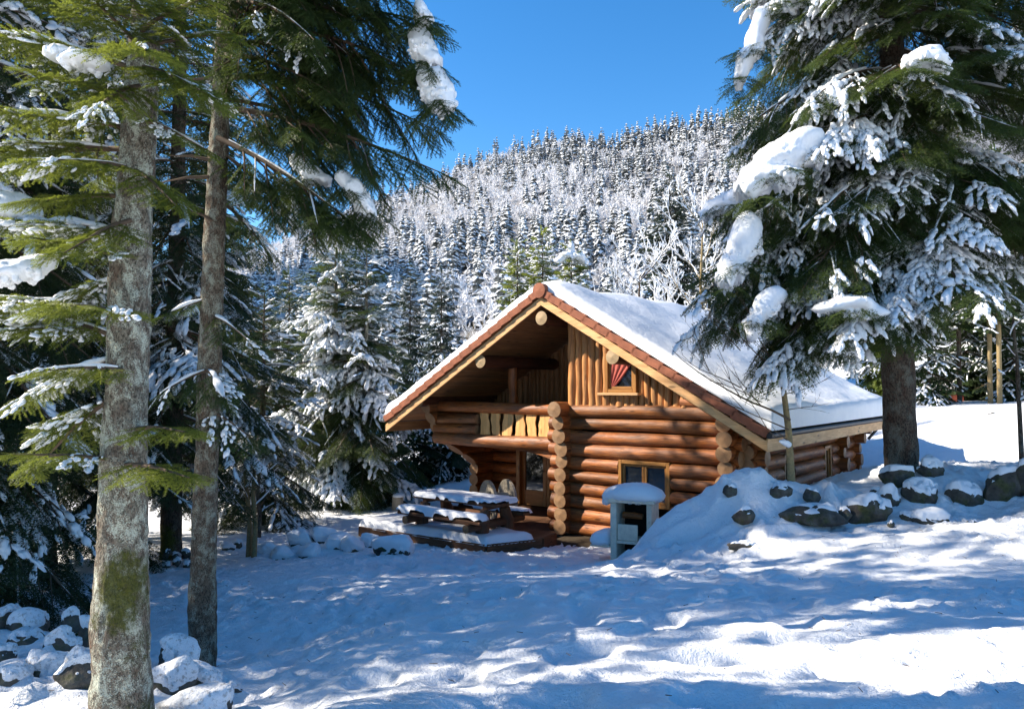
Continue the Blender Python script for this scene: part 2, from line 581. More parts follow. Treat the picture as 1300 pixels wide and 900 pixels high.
# ------------------------------------------------------------------ the ground
CTRL = [(0, 0, 1.7), (0, 3.84, 1.65), (-2.25, 4.3, 1.38), (-2.7, 6.5, .80), (-7.5, 12, .15), (-4.6, 7.2, .62), (-3.4, 5, 1.22),
        (-6, 5, 1.2), (-2.1, 8, .87), (0, 7.8, 1.12), (-4, 11, .41), (-2.7, 15.3, .06), (-.6, 12, .42), (1.0, 14.2, .14), (-1.5, 13.6, .2),
        (2.5, 16, 0), (-1, 18.5, 0), (0, 22, 0), (4, 18.5, .1), (5, 22, .2), (-8, 20, 0), (-5, 23, -.25), (-10, 30, .1), (0, 30, .5),
        (8, 28, 1.2), (18, 36, 2.2), (26, 37, 2.7), (14, 34, 1.9), (30, 30, 3.2), (9.2, 20, .75), (0, 40, .8), (14.4, 25, 2.4), (18.8, 28, 2.8), (9.0, 17.2, 1.25), (6.75, 13, 1.93), (4.9, 10.6, 1.32),
        (7.8, 11.6, 1.6), (4.4, 7, 1.42), (2.6, 4.2, 1.68), (5, 4, 1.85), (8, 8, 1.75), (12, 12, 2.2), (4.4, 9.3, 1.25), (1.9, 13.0, .27),
        (2.9, 11, .85), (2.2, 12.4, .62), (1.7, 9.5, .95), (2.2, 7.5, 1.25), (6, 16, 1.1), (3.6, 13.2, .8),
        (-30, 20, 0), (-30, 60, 2), (30, 20, 4.5), (40, 60, 8), (0, 60, 1.6), (0, 100, 2.5), (-30, 0, 1.8), (30, 0, 3), (0, -30, 2.6),
        (-30, -30, 2), (30, -30, 3), (-60, 40, 1), (60, 40, 8)]
_c = np.array(CTRL, float)


def _tps_k(d2):
    return np.where(d2 > 1e-9, 0.5 * d2 * np.log(np.maximum(d2, 1e-9)), 0)


_d2 = ((_c[:, None, :2] - _c[None, :, :2]) ** 2).sum(-1)
_K = _tps_k(_d2) + np.eye(len(_c)) * 0.6
_Pm = np.concatenate([np.ones((len(_c), 1)), _c[:, :2]], 1)
_A = np.block([[_K, _Pm], [_Pm.T, np.zeros((3, 3))]])
_w = np.linalg.solve(_A, np.concatenate([_c[:, 2], np.zeros(3)]))
# measured boulders: photo pixel, size in pixels, depth, snow cover, label, group, snow thickness
BANK = "snowy boulders of the bank right of the cabin"
LEFTW = "snowy stones of the wall at the lower left"
MIDW = "snow buried stones left of the clearing"
BL = [
    (1138, 604, 44, 28, 12.3, 0.20, "rounded mossy boulder at the foot of the huge spruce trunk", BANK, 0.06),
    (1181, 596, 34, 24, 12.4, 0.20, "rounded boulder just right of the huge spruce's trunk", BANK, 0.06),
    (1171, 627, 48, 32, 11.9, 0.26, "dark boulder with a smooth snow cap below the huge spruce's trunk", BANK, 0.07),
    (1226, 630, 42, 34, 11.8, 0.26, "slanting rough boulder left of the biggest bare one", BANK, 0.06),
    (1276, 621, 58, 56, 11.8, 0.17, "biggest bare boulder, dark and rounded with only a snow cap, near the right edge", BANK, 0.09),
    (1101, 650, 58, 38, 11.5, 0.25, "broad dark rugged boulder halfway along the bank", BANK, 0.07),
    (1181, 661, 40, 22, 11.2, 0.40, "low boulder under a puffy snow cap in front of the others", BANK, 0.06),
    (1127, 634, 34, 30, 11.9, 0.40, "small boulder showing one dark face behind the broad rugged one", BANK, 0.07),
    (1235, 664, 14, 9, 10.9, 0.12, "tiny dark stone poking out of the snow in front of the slanting boulder", BANK, 0.01),
    (1152, 656, 18, 12, 11.3, 0.25, "small stone between the broad and the low boulder", BANK, 0.02),
    (1131, 666, 10, 8, 11.1, 0.12, "pebble sized stone below the broad rugged boulder", BANK, 0.01),
    (1308, 612, 40, 44, 11.6, 0.25, "boulder cut off by the right edge", BANK, 0.07),
    (1036, 655, 84, 30, 11.45, 0.09, "long dark jagged stone under the widest snow mound of the bank", BANK, .03),
    (1030, 630, 24, 20, 11.75, 0.09, "dark stone showing in a hollow near the top of the widest snow mound", BANK, .02),
    (946, 655, 36, 20, 11.45, 0.10, "dark stone gap in the mound above the low snow lump", BANK, .03),
    (928, 624, 22, 18, 12.0, 0.09, "small dark stone in the side of the bank's topmost left mound", BANK, .02),
    (990, 624, 34, 22, 11.85, 0.10, "dark stone wedged between two snow mounds", BANK, .03),
    (946, 694, 44, 12, 10.75, .08, "thin dark line of stone at the foot of the low snow lump", BANK, .02),
    (1072, 655, 18, 22, 11.4, 0.13, "narrow dark stone left of the broad rugged boulder", BANK, .02),
    (1112, 628, 20, 14, 12.0, 0.17, "little dark stone behind the broad rugged boulder", BANK, .03),
    (1262, 528, 22, 9, 24.0, .1, "dark flat rock alone on the bright snow slope at right", None, .03),
    # lower left wall
    (6, 788, 44, 30, 6.6, 0.27, "snowy stone at the left edge, topmost of the wall", LEFTW, 0.021),
    (38, 796, 56, 32, 6.5, 0.31, "long snow covered stone second from the left edge", LEFTW, 0.021),
    (36, 816, 48, 36, 6.1, 0.14, "dark stone wedge under the long snow covered stone", LEFTW, 0.014),
    (91, 790, 36, 28, 6.4, 0.23, "rounded stone with a snow top standing free near the trunk", LEFTW, 0.028),
    (113, 806, 30, 40, 5.9, 0.19, "upright dark stone touching the lichen grey trunk", LEFTW, 0.028),
    (78, 824, 52, 40, 5.7, 0.27, "slab shaped snowy stone in the middle of the wall", LEFTW, 0.028),
    (14, 862, 56, 34, 5.0, 0.23, "stone with a dark triangular gap at the lower left corner", LEFTW, 0.021),
    (96, 862, 62, 56, 4.9, 0.11, "large dark stone left of the lichen grey trunk's foot", LEFTW, 0.035),
    (58, 852, 54, 44, 5.2, 0.37, "flat stone under grey snow between the two dark ones", LEFTW, 0.035),
    (4, 835, 34, 26, 5.6, 0.27, "small half buried stone at the left edge", LEFTW, 0.021),
    (229, 838, 58, 46, 5.7, 0.37, "stone with a tall snow hood leaning on the slim trunk", LEFTW, 0.049),
    (218, 868, 62, 50, 5.2, 0.43, "wide snow covered stone between the two front trunks", LEFTW, 0.049),
    (253, 868, 52, 40, 5.3, 0.31, "stone with a bright snow cap and brown flank", LEFTW, 0.042),
    (298, 881, 30, 22, 5.4, 0.11, "small brown stone at the right end of the front wall", LEFTW, 0.021),
    (254, 900, 92, 44, 4.6, 0.40, "broad stone under bright snow at the bottom edge", LEFTW, 0.042),
    # left of the clearing
    (289, 697, 18, 14, 15.2, .5, "small dark stone left of the thin sapling stems", MIDW, .03),
    (302, 692, 14, 14, 15.4, .4, "small pointed stone next to the leftmost sapling stem", MIDW, .03),
    (357, 705, 30, 18, 14.8, .88, "low snow lump just right of the sapling stems", MIDW, .08),
    (382, 686, 34, 24, 15.3, .90, "rounded snow lump upper one right of the saplings", MIDW, .10),
    (408, 681, 28, 22, 15.3, .80, "snow lump with a dark gap in the middle of the stone row", MIDW, .10),
    (394, 704, 30, 22, 14.7, .86, "snow lump with a dark foot in the front of the stone row", MIDW, .08),
    (428, 690, 30, 24, 15.0, .86, "snow lump before the last one of the stone row", MIDW, .09),
    (446, 694, 26, 20, 14.8, .80, "snow lump with a dark side near the low platform", MIDW, .08),
    (468, 688, 22, 18, 15.2, .82, "small snow lump at the platform's left end", MIDW, .06),
    (340, 700, 26, 16, 15.2, .85, "flat snow lump behind the sapling stems' feet", MIDW, .06),
    (501, 697, 58, 30, 14.2, .70, "flat stone under a thick snow cushion in front of the low platform", None, .11),
    (434, 637, 15, 12, 21.5, .6, "small snow capped stone at the foot of the spruce pair", None, .06),
    (410, 641, 20, 10, 21.5, .75, "low snow capped stone left of the pale spruce trunk", None, .06),
]

# (X, Y, height, sigma): snow heaped by the boulders and the plough
MOUNDS = [(2.35, 12.45, .30, .35)]


def ground_base(x, y):
    x = np.asarray(x, float); y = np.asarray(y, float)
    z = _w[-3] + _w[-2] * x + _w[-1] * y
    for k in range(len(_c)):
        z = z + _w[k] * _tps_k((x - _c[k, 0]) ** 2 + (y - _c[k, 1]) ** 2)
    r = np.hypot(x, y - 15)
    m = sstep(45, 110, r)
    z = z * (1 - m) + m * (2.5 + 0.02 * np.clip(x, -200, 200))
    for (mx, my, h, s) in MOUNDS:
        z = z + h * np.exp(-((x - mx) ** 2 + (y - my) ** 2) / (2 * s * s))
    return z


def _fit_bank():
    """raise or lower the snow so that every measured boulder is bedded in it"""
    X, want = [], []
    for (px, py, w, h, Y, cov, lb, gr, th) in BL:
        c = P(px, py, Y)
        rh = h / 2 / F * Y
        if 4.4 < Y < 16:
            X.append((c[0], c[1] - .12)); want.append(c[2] - .6 * th * cov - rh * (.22 if cov < .6 else (.05 if cov < .83 else -.12)))
    # open snow seen between and in front of them
    for (px, py, Y) in [(880, 690, 11.3), (1000, 690, 10.4), (1080, 680, 10.6), (1150, 675, 10.7), (1210, 660, 11.0), (1280, 655, 11.0), (850, 660, 12.2), (900, 640, 12.2), (800, 712, 12.9), (1020, 665, 11.2), (1130, 618, 12.8), (1250, 600, 13.0),
                        (866, 640, 12.3), (885, 622, 12.35), (905, 610, 12.4), (955, 606, 12.45), (1000, 606, 12.4), (1060, 616, 12.3), (1100, 636, 12.1), (1148, 616, 12.1), (1200, 610, 12.1), (1250, 612, 12.0), (1060, 640, 11.8), (1000, 650, 11.4), (930, 650, 11.7),
                        (978, 664, 11.3), (900, 655, 11.9),
                        (966, 602, 11.95), (938, 597, 12.25), (1036, 605, 11.85), (1052, 612, 11.8), (1016, 608, 11.9), (992, 607, 12.0), (848, 648, 12.25), (950, 670, 11.05), (1080, 614, 12.1), (870, 640, 12.25), (966, 628, 11.75), (1036, 636, 11.6), (946, 640, 11.7)]:
        c = P(px, py, Y); X.append((c[0], c[1])); want.append(c[2])
    X = np.array(X); want = np.array(want)
    s = .40
    D = np.exp(-((X[:, None] - X[None]) ** 2).sum(-1) / (2 * s * s))
    res = want - ground_base(X[:, 0], X[:, 1])
    a = np.linalg.solve(D.T @ D + .05 * np.eye(len(X)), D.T @ res)
    for (x, y), h in zip(X, a): MOUNDS.append((x, y, float(h), s))


_fit_bank()


def gz(x, y):
    return float(ground_base(np.array([x]), np.array([y]))[0])


def axis(fine_lo, fine_hi, step, lo, hi, grow=1.09):
    a = list(np.arange(fine_lo, fine_hi, step))
    s, v, left = step, a[0], []
    while v > lo:
        s *= grow; v -= s; left.append(v)
    s, v = step, a[-1]
    while v < hi:
        s *= grow; v += s; a.append(v)
    return np.array(left[::-1] + a)


def make_ground():
    xs = axis(-6.5, 8.5, 0.045, -1500, 1500)
    ys = axis(2.2, 16.0, 0.045, -600, 1800)
    X, Y = np.meshgrid(xs, ys)
    x, y = X.ravel(), Y.ravel()
    z = ground_base(x, y)
    p = np.stack([x, y, np.zeros_like(x)], 1)
    near = 1 - sstep(25, 60, np.hypot(x, y))
    z = z + (.45 * (fbm(p / 3.2, 21, 2) - .5) + .9 * (fbm(p / 9, 22, 2) - .5)) * sstep(17, 24, np.hypot(x, y)) * (1 - sstep(60, 90, np.hypot(x, y))) * sstep(6, 9, np.abs(x - 1))
    path = np.exp(-((x - (0.25 * (y - 8) * -.35 + .2)) / 2.6) ** 2) * (1 - sstep(13, 16, y))
    rough = 0.35 + 0.65 * fbm(p * 0.45, 5, 3)
    z = z + near * (0.12 * (fbm(p * 0.6, 1, 2) - .5) + 0.045 * (fbm(p * 2.3, 2, 3) - .5) * rough)
    lum = vnoise(p * 5.5, 3)
    z = z + near * rough * (0.035 * (lum - .5) + 0.050 * (fbm(p * 10, 4, 3) - .5))
    # scattered footprints along the trodden path
    fp = vnoise(p * np.array([3.2, 2.2, 1]), 9)
    z = z - near * path * 0.085 * sstep(.60, .80, fp)
    lumps = vnoise(p * 8.5, 12)
    bank = np.exp(-(((y - 11.9 + .25 * np.abs(x - 5) * .3) / .85) ** 2)) * sstep(1.6, 2.6, x) * (1 - sstep(8, 9, x))
    bil = 1 - np.abs(2 * vnoise(p * 2.3, 16) - 1)
    bil2 = 1 - np.abs(2 * vnoise(p * 5.1, 17) - 1)
    mnd = 1 - sstep(4.9, 5.7, x)
    z = z + bank * (mnd * (.30 * (bil - .5) + .08 * (bil2 - .5) - .13) - (1 - mnd) * (.09 - .06 * (bil2 - .5)))
    clod = vnoise(p * 15, 14)
    z = z + near * 0.035 * sstep(.6, .95, clod) * sstep(.40, .62, fbm(p * .6, 15, 2))
    z = z + near * 0.05 * sstep(.66, .95, lumps) * sstep(.38, .6, fbm(p * .5, 13, 2))
    # a trodden hollow round the cabin
    V = np.stack([x, y, z], 1)
    ny, nx = X.shape
    idx = np.arange(ny * nx).reshape(ny, nx)
    q = np.stack([idx[:-1, :-1], idx[:-1, 1:], idx[1:, 1:], idx[1:, :-1]], -1).reshape(-1, 4)
    o = mesh_np("snow_ground", V, None, q, [SNOW])
    tag(o, kind="structure")


make_ground()

# ------------------------------------------------------------------ the mountainside
_RT = np.array([-900, -300, 0, 200, 320, 400, 470, 530, 575, 640, 720, 770, 800, 860, 930, 1100, 1300, 1700, 2400], float)
_RY = np.array([430, 420, 395, 350, 310, 272, 246, 226, 205, 180, 165, 172, 165, 148, 138, 105, 85, 120, 200], float)
HY0, HY1 = 95.0, 640.0


def hill_z(x, y):
    x = np.asarray(x, float); y = np.asarray(y, float)
    px = 650 + F * x / np.maximum(y, 1)
    top = CZ + (490 - np.interp(px, _RT, _RY)) / F * HY1 - 14
    s = np.clip((y - HY0) / (HY1 - HY0), 0, 1)
    over = np.clip((y - HY1) / 400, 0, 1)
    prof = 0.25 * s + 0.75 * s ** 1.35
    z = -1.0 + (top + 1) * prof - over * 60
    p = np.stack([x, y, 0 * x], 1)
    return z + 10 * s * (1 - s) * 4 * (fbm(p / 90, 31, 3) - .5)


def make_mountain():
    t = NT("forest_floor_snow_material")
    v = t.tex()
    n = t.noise(v, 0.05, 6, 0.7)
    n2 = t.noise(v, 0.6, 4, 0.8)
    c = t.ramp(t.math('ADD', t.math('MULTIPLY', n, .5), t.math('MULTIPLY', n2, .5)), [(0.40, (0.08, 0.08, 0.085)), (0.58, (0.34, 0.34, 0.35)), (0.75, (0.65, 0.65, 0.67))])
    mat = t.done(t.bsdf(c, 0.9, None, 0.1))
    xs = np.linspace(-900, 1000, 150); ys = np.linspace(80, 1100, 110)
    X, Y = np.meshgrid(xs, ys)
    z = hill_z(X.ravel(), Y.ravel())
    idx = np.arange(X.size).reshape(X.shape)
    q = np.stack([idx[:-1, :-1], idx[:-1, 1:], idx[1:, 1:], idx[1:, :-1]], -1).reshape(-1, 4)
    o = mesh_np("mountain", np.stack([X.ravel(), Y.ravel(), z], 1), None, q, [mat])
    tag(o, kind="structure")
    # the slope across the valley to the left, whose shade falls on the lower forest
    xs = np.linspace(-1300, -330, 80); ys = np.linspace(110, 760, 70)
    X, Y = np.meshgrid(xs, ys)
    x, y = X.ravel(), Y.ravel()
    crest = 455 * np.exp(-((x + 640) / 190) ** 2) * np.clip(sstep(130, 250, y) * (1 - sstep(430, 640, y)), 0, 1)
    z = -6 + crest + 12 * (fbm(np.stack([x, y, 0 * x], 1) / 60, 33, 4) - .5) * np.clip(crest / 60, 0, 1)
    idx = np.arange(X.size).reshape(X.shape)
    q = np.stack([idx[:-1, :-1], idx[:-1, 1:], idx[1:, 1:], idx[1:, :-1]], -1).reshape(-1, 4)
    o = mesh_np("mountain", np.stack([x, y, z], 1), None, q, [mat])
    tag(o, kind="structure")


make_mountain()


def far_spruce(seed, whorls, per, quads_fine=True):
    """snow laden spruce, height 1: a trunk and drooping fronds, each with snow lying on it. tris + material index"""
    rng = np.random.RandomState(seed)
    V, T, M = [], [], []

    def tri(a, b, c, m):
        k = len(V); V.extend([a, b, c]); T.append((k, k + 1, k + 2)); M.append(m)

    def quad(a, b, c, d, m):
        tri(a, b, c, m); tri(a, c, d, m)
    for k in range(5):
        a0, a1 = k * 1.257, (k + 1) * 1.257
        r = .012
        quad((math.cos(a0) * r, math.sin(a0) * r, -.06), (math.cos(a1) * r, math.sin(a1) * r, -.06), (math.cos(a1) * r * .3, math.sin(a1) * r * .3, .95), (math.cos(a0) * r * .3, math.sin(a0) * r * .3, .95), 0)
    for w in range(whorls):
        h = .10 + .86 * (w / (whorls - 1)) ** .92
        rad = (.185 * (1 - h) ** .65 + .018) * rng.uniform(.8, 1.2)
        for j in range(per if h < .85 else 4):
            a = rng.uniform(0, 6.283)
            L = rad * rng.uniform(.65, 1.2)
            dr = L * rng.uniform(.25, .75)
            wd = L * rng.uniform(.28, .5) + .008
            ca, sa = math.cos(a), math.sin(a)
            hh = h + rng.uniform(-.02, .02)
            b = np.array([0, 0, hh])
            m1 = np.array([ca * L * .55, sa * L * .55, hh - dr * .25])
            e = np.array([ca * L, sa * L, hh - dr])
            s = np.array([-sa, ca, 0]) * wd
            dn = np.array([0, 0, -wd * .75])
            up = np.array([0, 0, .006])
            tri(b, m1 + s + dn * .5, m1, 0); tri(b, m1, m1 - s + dn * .5, 0)
            tri(m1 + s + dn * .5, e + dn * .3, m1, 0); tri(m1, e + dn * .3, m1 - s + dn * .5, 0)
            if quads_fine:
                tri(m1 + s * .9, m1 + s * .4 + dn * 1.2, m1 * .6 + b * .4, 0); tri(m1 - s * .9, m1 - s * .4 + dn * 1.2, m1 * .6 + b * .4, 0)
            if rng.rand() < .95:
                q = rng.uniform(.85, 1.25)
                b2 = b * .6 + m1 * .4
                tri(b2 + up, m1 + s * q + dn * .3 + up * .5, m1 + up * 2.4, 1); tri(b2 + up, m1 + up * 2.4, m1 - s * q + dn * .3 + up * .5, 1)
                tri(m1 + s * q + dn * .3 + up * .5, e + up * .6, m1 + up * 2.4, 1); tri(m1 + up * 2.4, e + up * .6, m1 - s * q + dn * .3 + up * .5, 1)
    return np.array(V), np.array(T), np.array(M)


def frost_tree(seed, n=150):
    """frosted bare broadleaf, height 1: trunk, rising limbs and a haze of rimed twigs"""
    rng = np.random.RandomState(seed)
    V, T = [], []

    def stick(a, b, w):
        d = np.array(b) - np.array(a)
        s = np.cross(d, rng.normal(size=3)); s = s / (np.linalg.norm(s) + 1e-9) * w
        k = len(V); V.extend([a - s, a + s, b]); T.append((k, k + 1, k + 2))
    top = np.array([rng.uniform(-.04, .04), rng.uniform(-.04, .04), .62])
    for q in range(3):
        stick(np.array([0, 0, -.06]), top, .012)
    for i in range(16):
        t = rng.uniform(.30, 1)
        b = top * t
        a = rng.uniform(0, 6.283); el = rng.uniform(.5, 1.25); L = rng.uniform(.22, .44)
        d = np.array([math.cos(a) * math.cos(el), math.sin(a) * math.cos(el), math.sin(el)])
        e = b + d * L
        stick(b, e, .006)
        for j in range(n // 14):
            u = rng.uniform(.2, 1)
            bb = b + d * L * u
            dd = d + rng.normal(size=3) * .65
            dd /= np.linalg.norm(dd)
            stick(bb, bb + dd * rng.uniform(.06, .16), rng.uniform(.010, .022))
    return np.array(V), np.array(T)


def hill_trees():
    rng = np.random.RandomState(77)
    pts = []
    y = 125.0
    while y < HY1 + 12:
        sp = 6.8 if y < 300 else 7.9
        if y > HY1 - 20: sp = 6.5
        x0, x1 = y * (-60 - 650) / F, y * (1000 - 650) / F
        for x in np.arange(x0, x1, sp):
            pts.append((x + rng.uniform(-.5, .5) * sp, y + rng.uniform(-.5, .5) * sp))
        y += sp
    pts = np.array(pts)
    z = hill_z(pts[:, 0], pts[:, 1])
    p3 = np.stack([pts[:, 0], pts[:, 1], 0 * z], 1)
    bl = fbm(p3 / 70, 41, 3)
    px = 650 + F * pts[:, 0] / pts[:, 1]
    py = 490 - F * (z - CZ) / pts[:, 1]
    # bare woods lie in a belt across the middle of the slope and on the left shoulder
    belt = np.exp(-((py - (262 + 0.02 * (px - 600))) / 52) ** 2) * sstep(430, 520, px) * (1 - sstep(800, 860, px))
    belt = np.maximum(belt, .9 * (1 - sstep(430, 520, px)) * np.exp(-((py - 300) / 70) ** 2))
    belt = np.maximum(belt, .55 * np.exp(-((py - 390) / 40) ** 2) * np.exp(-((px - 560) / 80) ** 2))
    frost = rng.rand(len(pts)) < np.clip(belt * .72 + .10 + (bl - .53) * 1.6, 0.06, .80)
    keep = rng.rand(len(pts)) < np.where(frost, .95, .92)
    pts, z, frost, px, py = pts[keep], z[keep], frost[keep], px[keep], py[keep]
    h = np.where(frost, rng.uniform(8, 14, len(pts)), rng.uniform(8.5, 20, len(pts)) * rng.choice([.7, 1, 1], len(pts)))
    h = np.where(pts[:, 1] > HY1 - 30, np.where(frost, h * .9, rng.uniform(10, 25, len(pts))), h)
    size = h / pts[:, 1]
    # what the cabin and the trees in front do not hide counts as in view
    seen = (px > 300) & (px < 960) & ~((px > 560) & (px < 900) & (py > 372))
    order = np.argsort(-size * seen)
    spr = [i for i in order if not frost[i] and seen[i]][:285]
    frs = [i for i in order if frost[i] and seen[i]][:280]
    # individual trees
    vs = []
    for k in range(6):
        V, T, M = far_spruce(100 + k, 15, 8)
        vs.append((V, T, M))
    srcs = []
    for k, (V, T, M) in enumerate(vs):
        o = mesh_np("spruce_tree", V, T, None, [NEED_RIME, SNOWF], M, False, {"tint": np.random.RandomState(k).rand(len(V)) * .5})
        srcs.append(o)
    used = [False] * 6
    for i in spr:
        k = rng.randint(6)
        o = srcs[k] if not used[k] else srcs[k].copy()
        if used[k]: COL.objects.link(o)
        used[k] = True
        o.location = (pts[i, 0], pts[i, 1], z[i])
        s = h[i]
        w = s * rng.uniform(.9, 1.3)
        o.scale = (w, w, s)
        o.rotation_euler = (rng.uniform(-.04, .04), rng.uniform(-.04, .04), rng.uniform(0, 6.28))
        tag(o, "snow laden spruce in the forest on the mountainside behind the cabin", "spruce", "spruces of the mountain forest")
    fsrc = []
    for k in range(4):
        V, T = frost_tree(200 + k, 330)
        fsrc.append(mesh_np("bare_tree", V, T, None, [FROST], None, False))
    usedf = [False] * 4
    for i in frs:
        k = rng.randint(4)
        o = fsrc[k] if not usedf[k] else fsrc[k].copy()
        if usedf[k]: COL.objects.link(o)
        usedf[k] = True
        o.location = (pts[i, 0], pts[i, 1], z[i])
        o.scale = (h[i] * 1.1, h[i] * 1.1, h[i])
        o.rotation_euler = (0, 0, rng.uniform(0, 6.28))
        tag(o, "leafless frost covered broadleaf tree on the mountainside", "tree", "bare frosted trees of the mountain forest")
    # the rest of the forest, one mass
    done = set(spr) | set(frs)
    VV, TT, MM, b = [], [], [], 0
    low = [far_spruce(300 + k, 10, 6, False) for k in range(8)]
    lowf = [frost_tree(400 + k, 130) for k in range(6)]
    for i in range(len(pts)):
        if i in done: continue
        if frost[i]:
            V, T = lowf[rng.randint(6)]
            M = np.full(len(T), 2)
        else:
            V, T, M = low[rng.randint(8)]
        a = rng.uniform(0, 6.28)
        c, s = math.cos(a), math.sin(a)
        w = h[i] * rng.uniform(.9, 1.25)
        W = np.stack([(V[:, 0] * c - V[:, 1] * s) * w, (V[:, 0] * s + V[:, 1] * c) * w, V[:, 2] * h[i]], 1) + [pts[i, 0], pts[i, 1], z[i]]
        VV.append(W); TT.append(T + b); MM.append(M); b += len(V)
    V = np.concatenate(VV)
    o = mesh_np("forest", V, np.concatenate(TT), None, [NEED_RIME, SNOWF, FROST], np.concatenate(MM), False, {"tint": np.repeat(rng.rand(len(V) // 3 + 1), 3)[:len(V)] * .5})
    tag(o, "snowy forest of spruces and bare trees covering the mountain", "forest", None, "stuff")


hill_trees()

# ------------------------------------------------------------------ the log cabin (local axes: x along the gable, y into the house, z up)
TH = R(38)
CAB_O = (1.1013, 17.1304, 0.0)


def cab(u, v, w=0.0):
    """a point of the cabin's own axes in the world"""
    return np.array([CAB_O[0] + u * math.cos(TH) + v * math.sin(TH), CAB_O[1] - u * math.sin(TH) + v * math.cos(TH), w])


cabin = empty("log_cabin", CAB_O, -TH, "log cabin with a snow covered gable roof, balcony and orange log walls", "cabin")
rg = random.Random(5)
PITCH = math.atan(0.594)
RIDGE = 5.45
HALF = 5.0
VF, VB = -0.8, 8.75


def roof_w(u):
    return RIDGE - 0.594 * abs(u)


def log(mb, axis_, lo, hi, c, w, r=None, seed=None, drop=0.0):
    """a wall log along x (axis 0, at y = c) or y (axis 1, at x = c), centre height w"""
    r = r or rg.uniform(.134, .160)
    seed = seed if seed is not None else rg.randint(0, 9999)
    n = max(3, int((hi - lo) / .22))
    q = random.Random(seed)
    ph, ph2 = q.uniform(0, 6), q.uniform(0, 6)
    pts = []
    for i in range(n + 1):
        t = i / n
        a = lo + (hi - lo) * t
        dw = .013 * math.sin(a * 1.3 + ph)
        dc = .012 * math.sin(a * 1.1 + ph2)
        pts.append((a, c + dc, w + dw) if axis_ == 0 else (c + dc, a, w + dw))
    tp = q.uniform(-.10, .10)
    rad = [r * (1 + tp * (i / n - .5)) for i in range(n + 1)]
    mb.tube(pts, rad, 16, q.random(), True, 0, .034, seed)


ROW = 0.29
W0 = 0.145
# front wall right of the porch: ten rows, window opening u 1.55..2.78, w .78..1.74
m = MB()
for k in range(10):
    w = W0 + ROW * k
    lo, hi = -.22 + rg.uniform(-.05, .03), 4.22 + rg.uniform(-.03, .05)
    if k in (0,): hi = 4.25
    if .78 - .1 < w < 1.74 + .02:
        log(m, 0, lo, 1.56, 0, w)
        log(m, 0, 2.77, hi, 0, w)
    else:
        log(m, 0, lo, hi, 0, w)
m.build("log_wall", LOG, cabin)
# set back stretch of wall at the right corner; its ends stick out past the side wall
m = MB()
for k in range(8):
    w = W0 + ROW * k
    fl = .0 if k < 6 else (k - 5) * .06
    log(m, 0, 3.9, 4.52 + fl + rg.uniform(-.03, .03), .42, w)
m.build("log_wall", LOG, cabin)
# partition at the porch: log ends make the column right of the door
m = MB()
for k in range(10):
    w = W0 + ROW * k + .03
    ex = -.30 if k < 7 else -.42
    if k == 9: ex = -.5
    log(m, 1, ex + rg.uniform(-.05, .05), 2.55, .20 + rg.uniform(-.02, .02), w, rg.uniform(.15, .175) if k < 7 else rg.uniform(.165, .18))
m.build("log_wall", LOG, cabin)
# second cross wall: the column of ends near the right corner
m = MB()
for k in range(10):
    w = W0 + ROW * k + .12
    if w > 2.75: continue
    log(m, 1, -.34 + rg.uniform(-.06, .06), 1.2, 4.0 + rg.uniform(-.03, .03), w, rg.uniform(.15, .175))
m.build("log_wall", LOG, cabin)
# right side wall with two windows
m = MB()
SW = 4.26
for k in range(8):
    w = W0 + ROW * k + .13
    segs = [(.15, 8.2)]
    if .75 < w < 1.80: segs = [(.15, 1.95), (2.62, 4.95), (5.55, 8.2)]
    for a, b in segs: log(m, 1, a, b, SW, w)
m.build("log_wall", LOG, cabin)
# inner cross wall and rear wall; their ends flare outwards under the eave
m = MB()
for k in range(8):
    w = W0 + ROW * k
    fl = max(0, k - 5) * .13
    log(m, 0, -4.3, 4.52 + fl + rg.uniform(-.03, .03), 7.9, w)
m.build("log_wall", LOG, cabin)
m = MB()
for k in range(8):
    log(m, 0, 3.6, 4.55 + rg.uniform(-.05, .05), 6.3, W0 + ROW * k)
m.build("log_wall", LOG, cabin)
# left side wall, its front ends cut to a curved corbel that carries the eave


def corbel(w):
    return float(np.interp(w, [0, .9, 1.15, 1.4, 1.66, 1.95, 2.27, 2.7, 3], [1.60, 1.60, 1.62, 1.25, .70, .25, .02, -.28, -.4]))


m = MB()
for k in range(10):
    w = W0 + ROW * k
    r = rg.uniform(.15, .17)
    v0 = corbel(w)
    c0, c1 = corbel(w - .14), corbel(w + .14)
    seed = rg.randint(0, 999)
    # slanted cut: the top of the log reaches further out than its underside
    n = 16
    pts = [(-4.0, v0 + (8.3 - v0) * i / n, w) for i in range(n + 1)]
    b = len(m.v)
    m.tube(pts, [r] * (n + 1), 16, rg.random(), True, 0, .02, seed)
    for q in range(b, len(m.v)):
        x, y, z = m.v[q]
        if y < v0 + .2:
            tt = (z - w) / .16
            m.v[q] = (x, y + (c1 - c0) * .5 * tt, z)
m.build("log_wall", LOG, cabin)
# log wall at the back of the porch, with the door opening u -2.95..-1.15
m = MB()
for k in range(7):
    w = W0 + ROW * k
    if w < 2.05:
        log(m, 0, -4.15, -2.98 + rg.uniform(-.02, .02), 2.4, w)
        log(m, 0, -1.1, .2, 2.4, w)
    else:
        log(m, 0, -4.15, .2, 2.4, w)
# two short lit stubs between wall and door
m.build("log_wall", LOG, cabin)

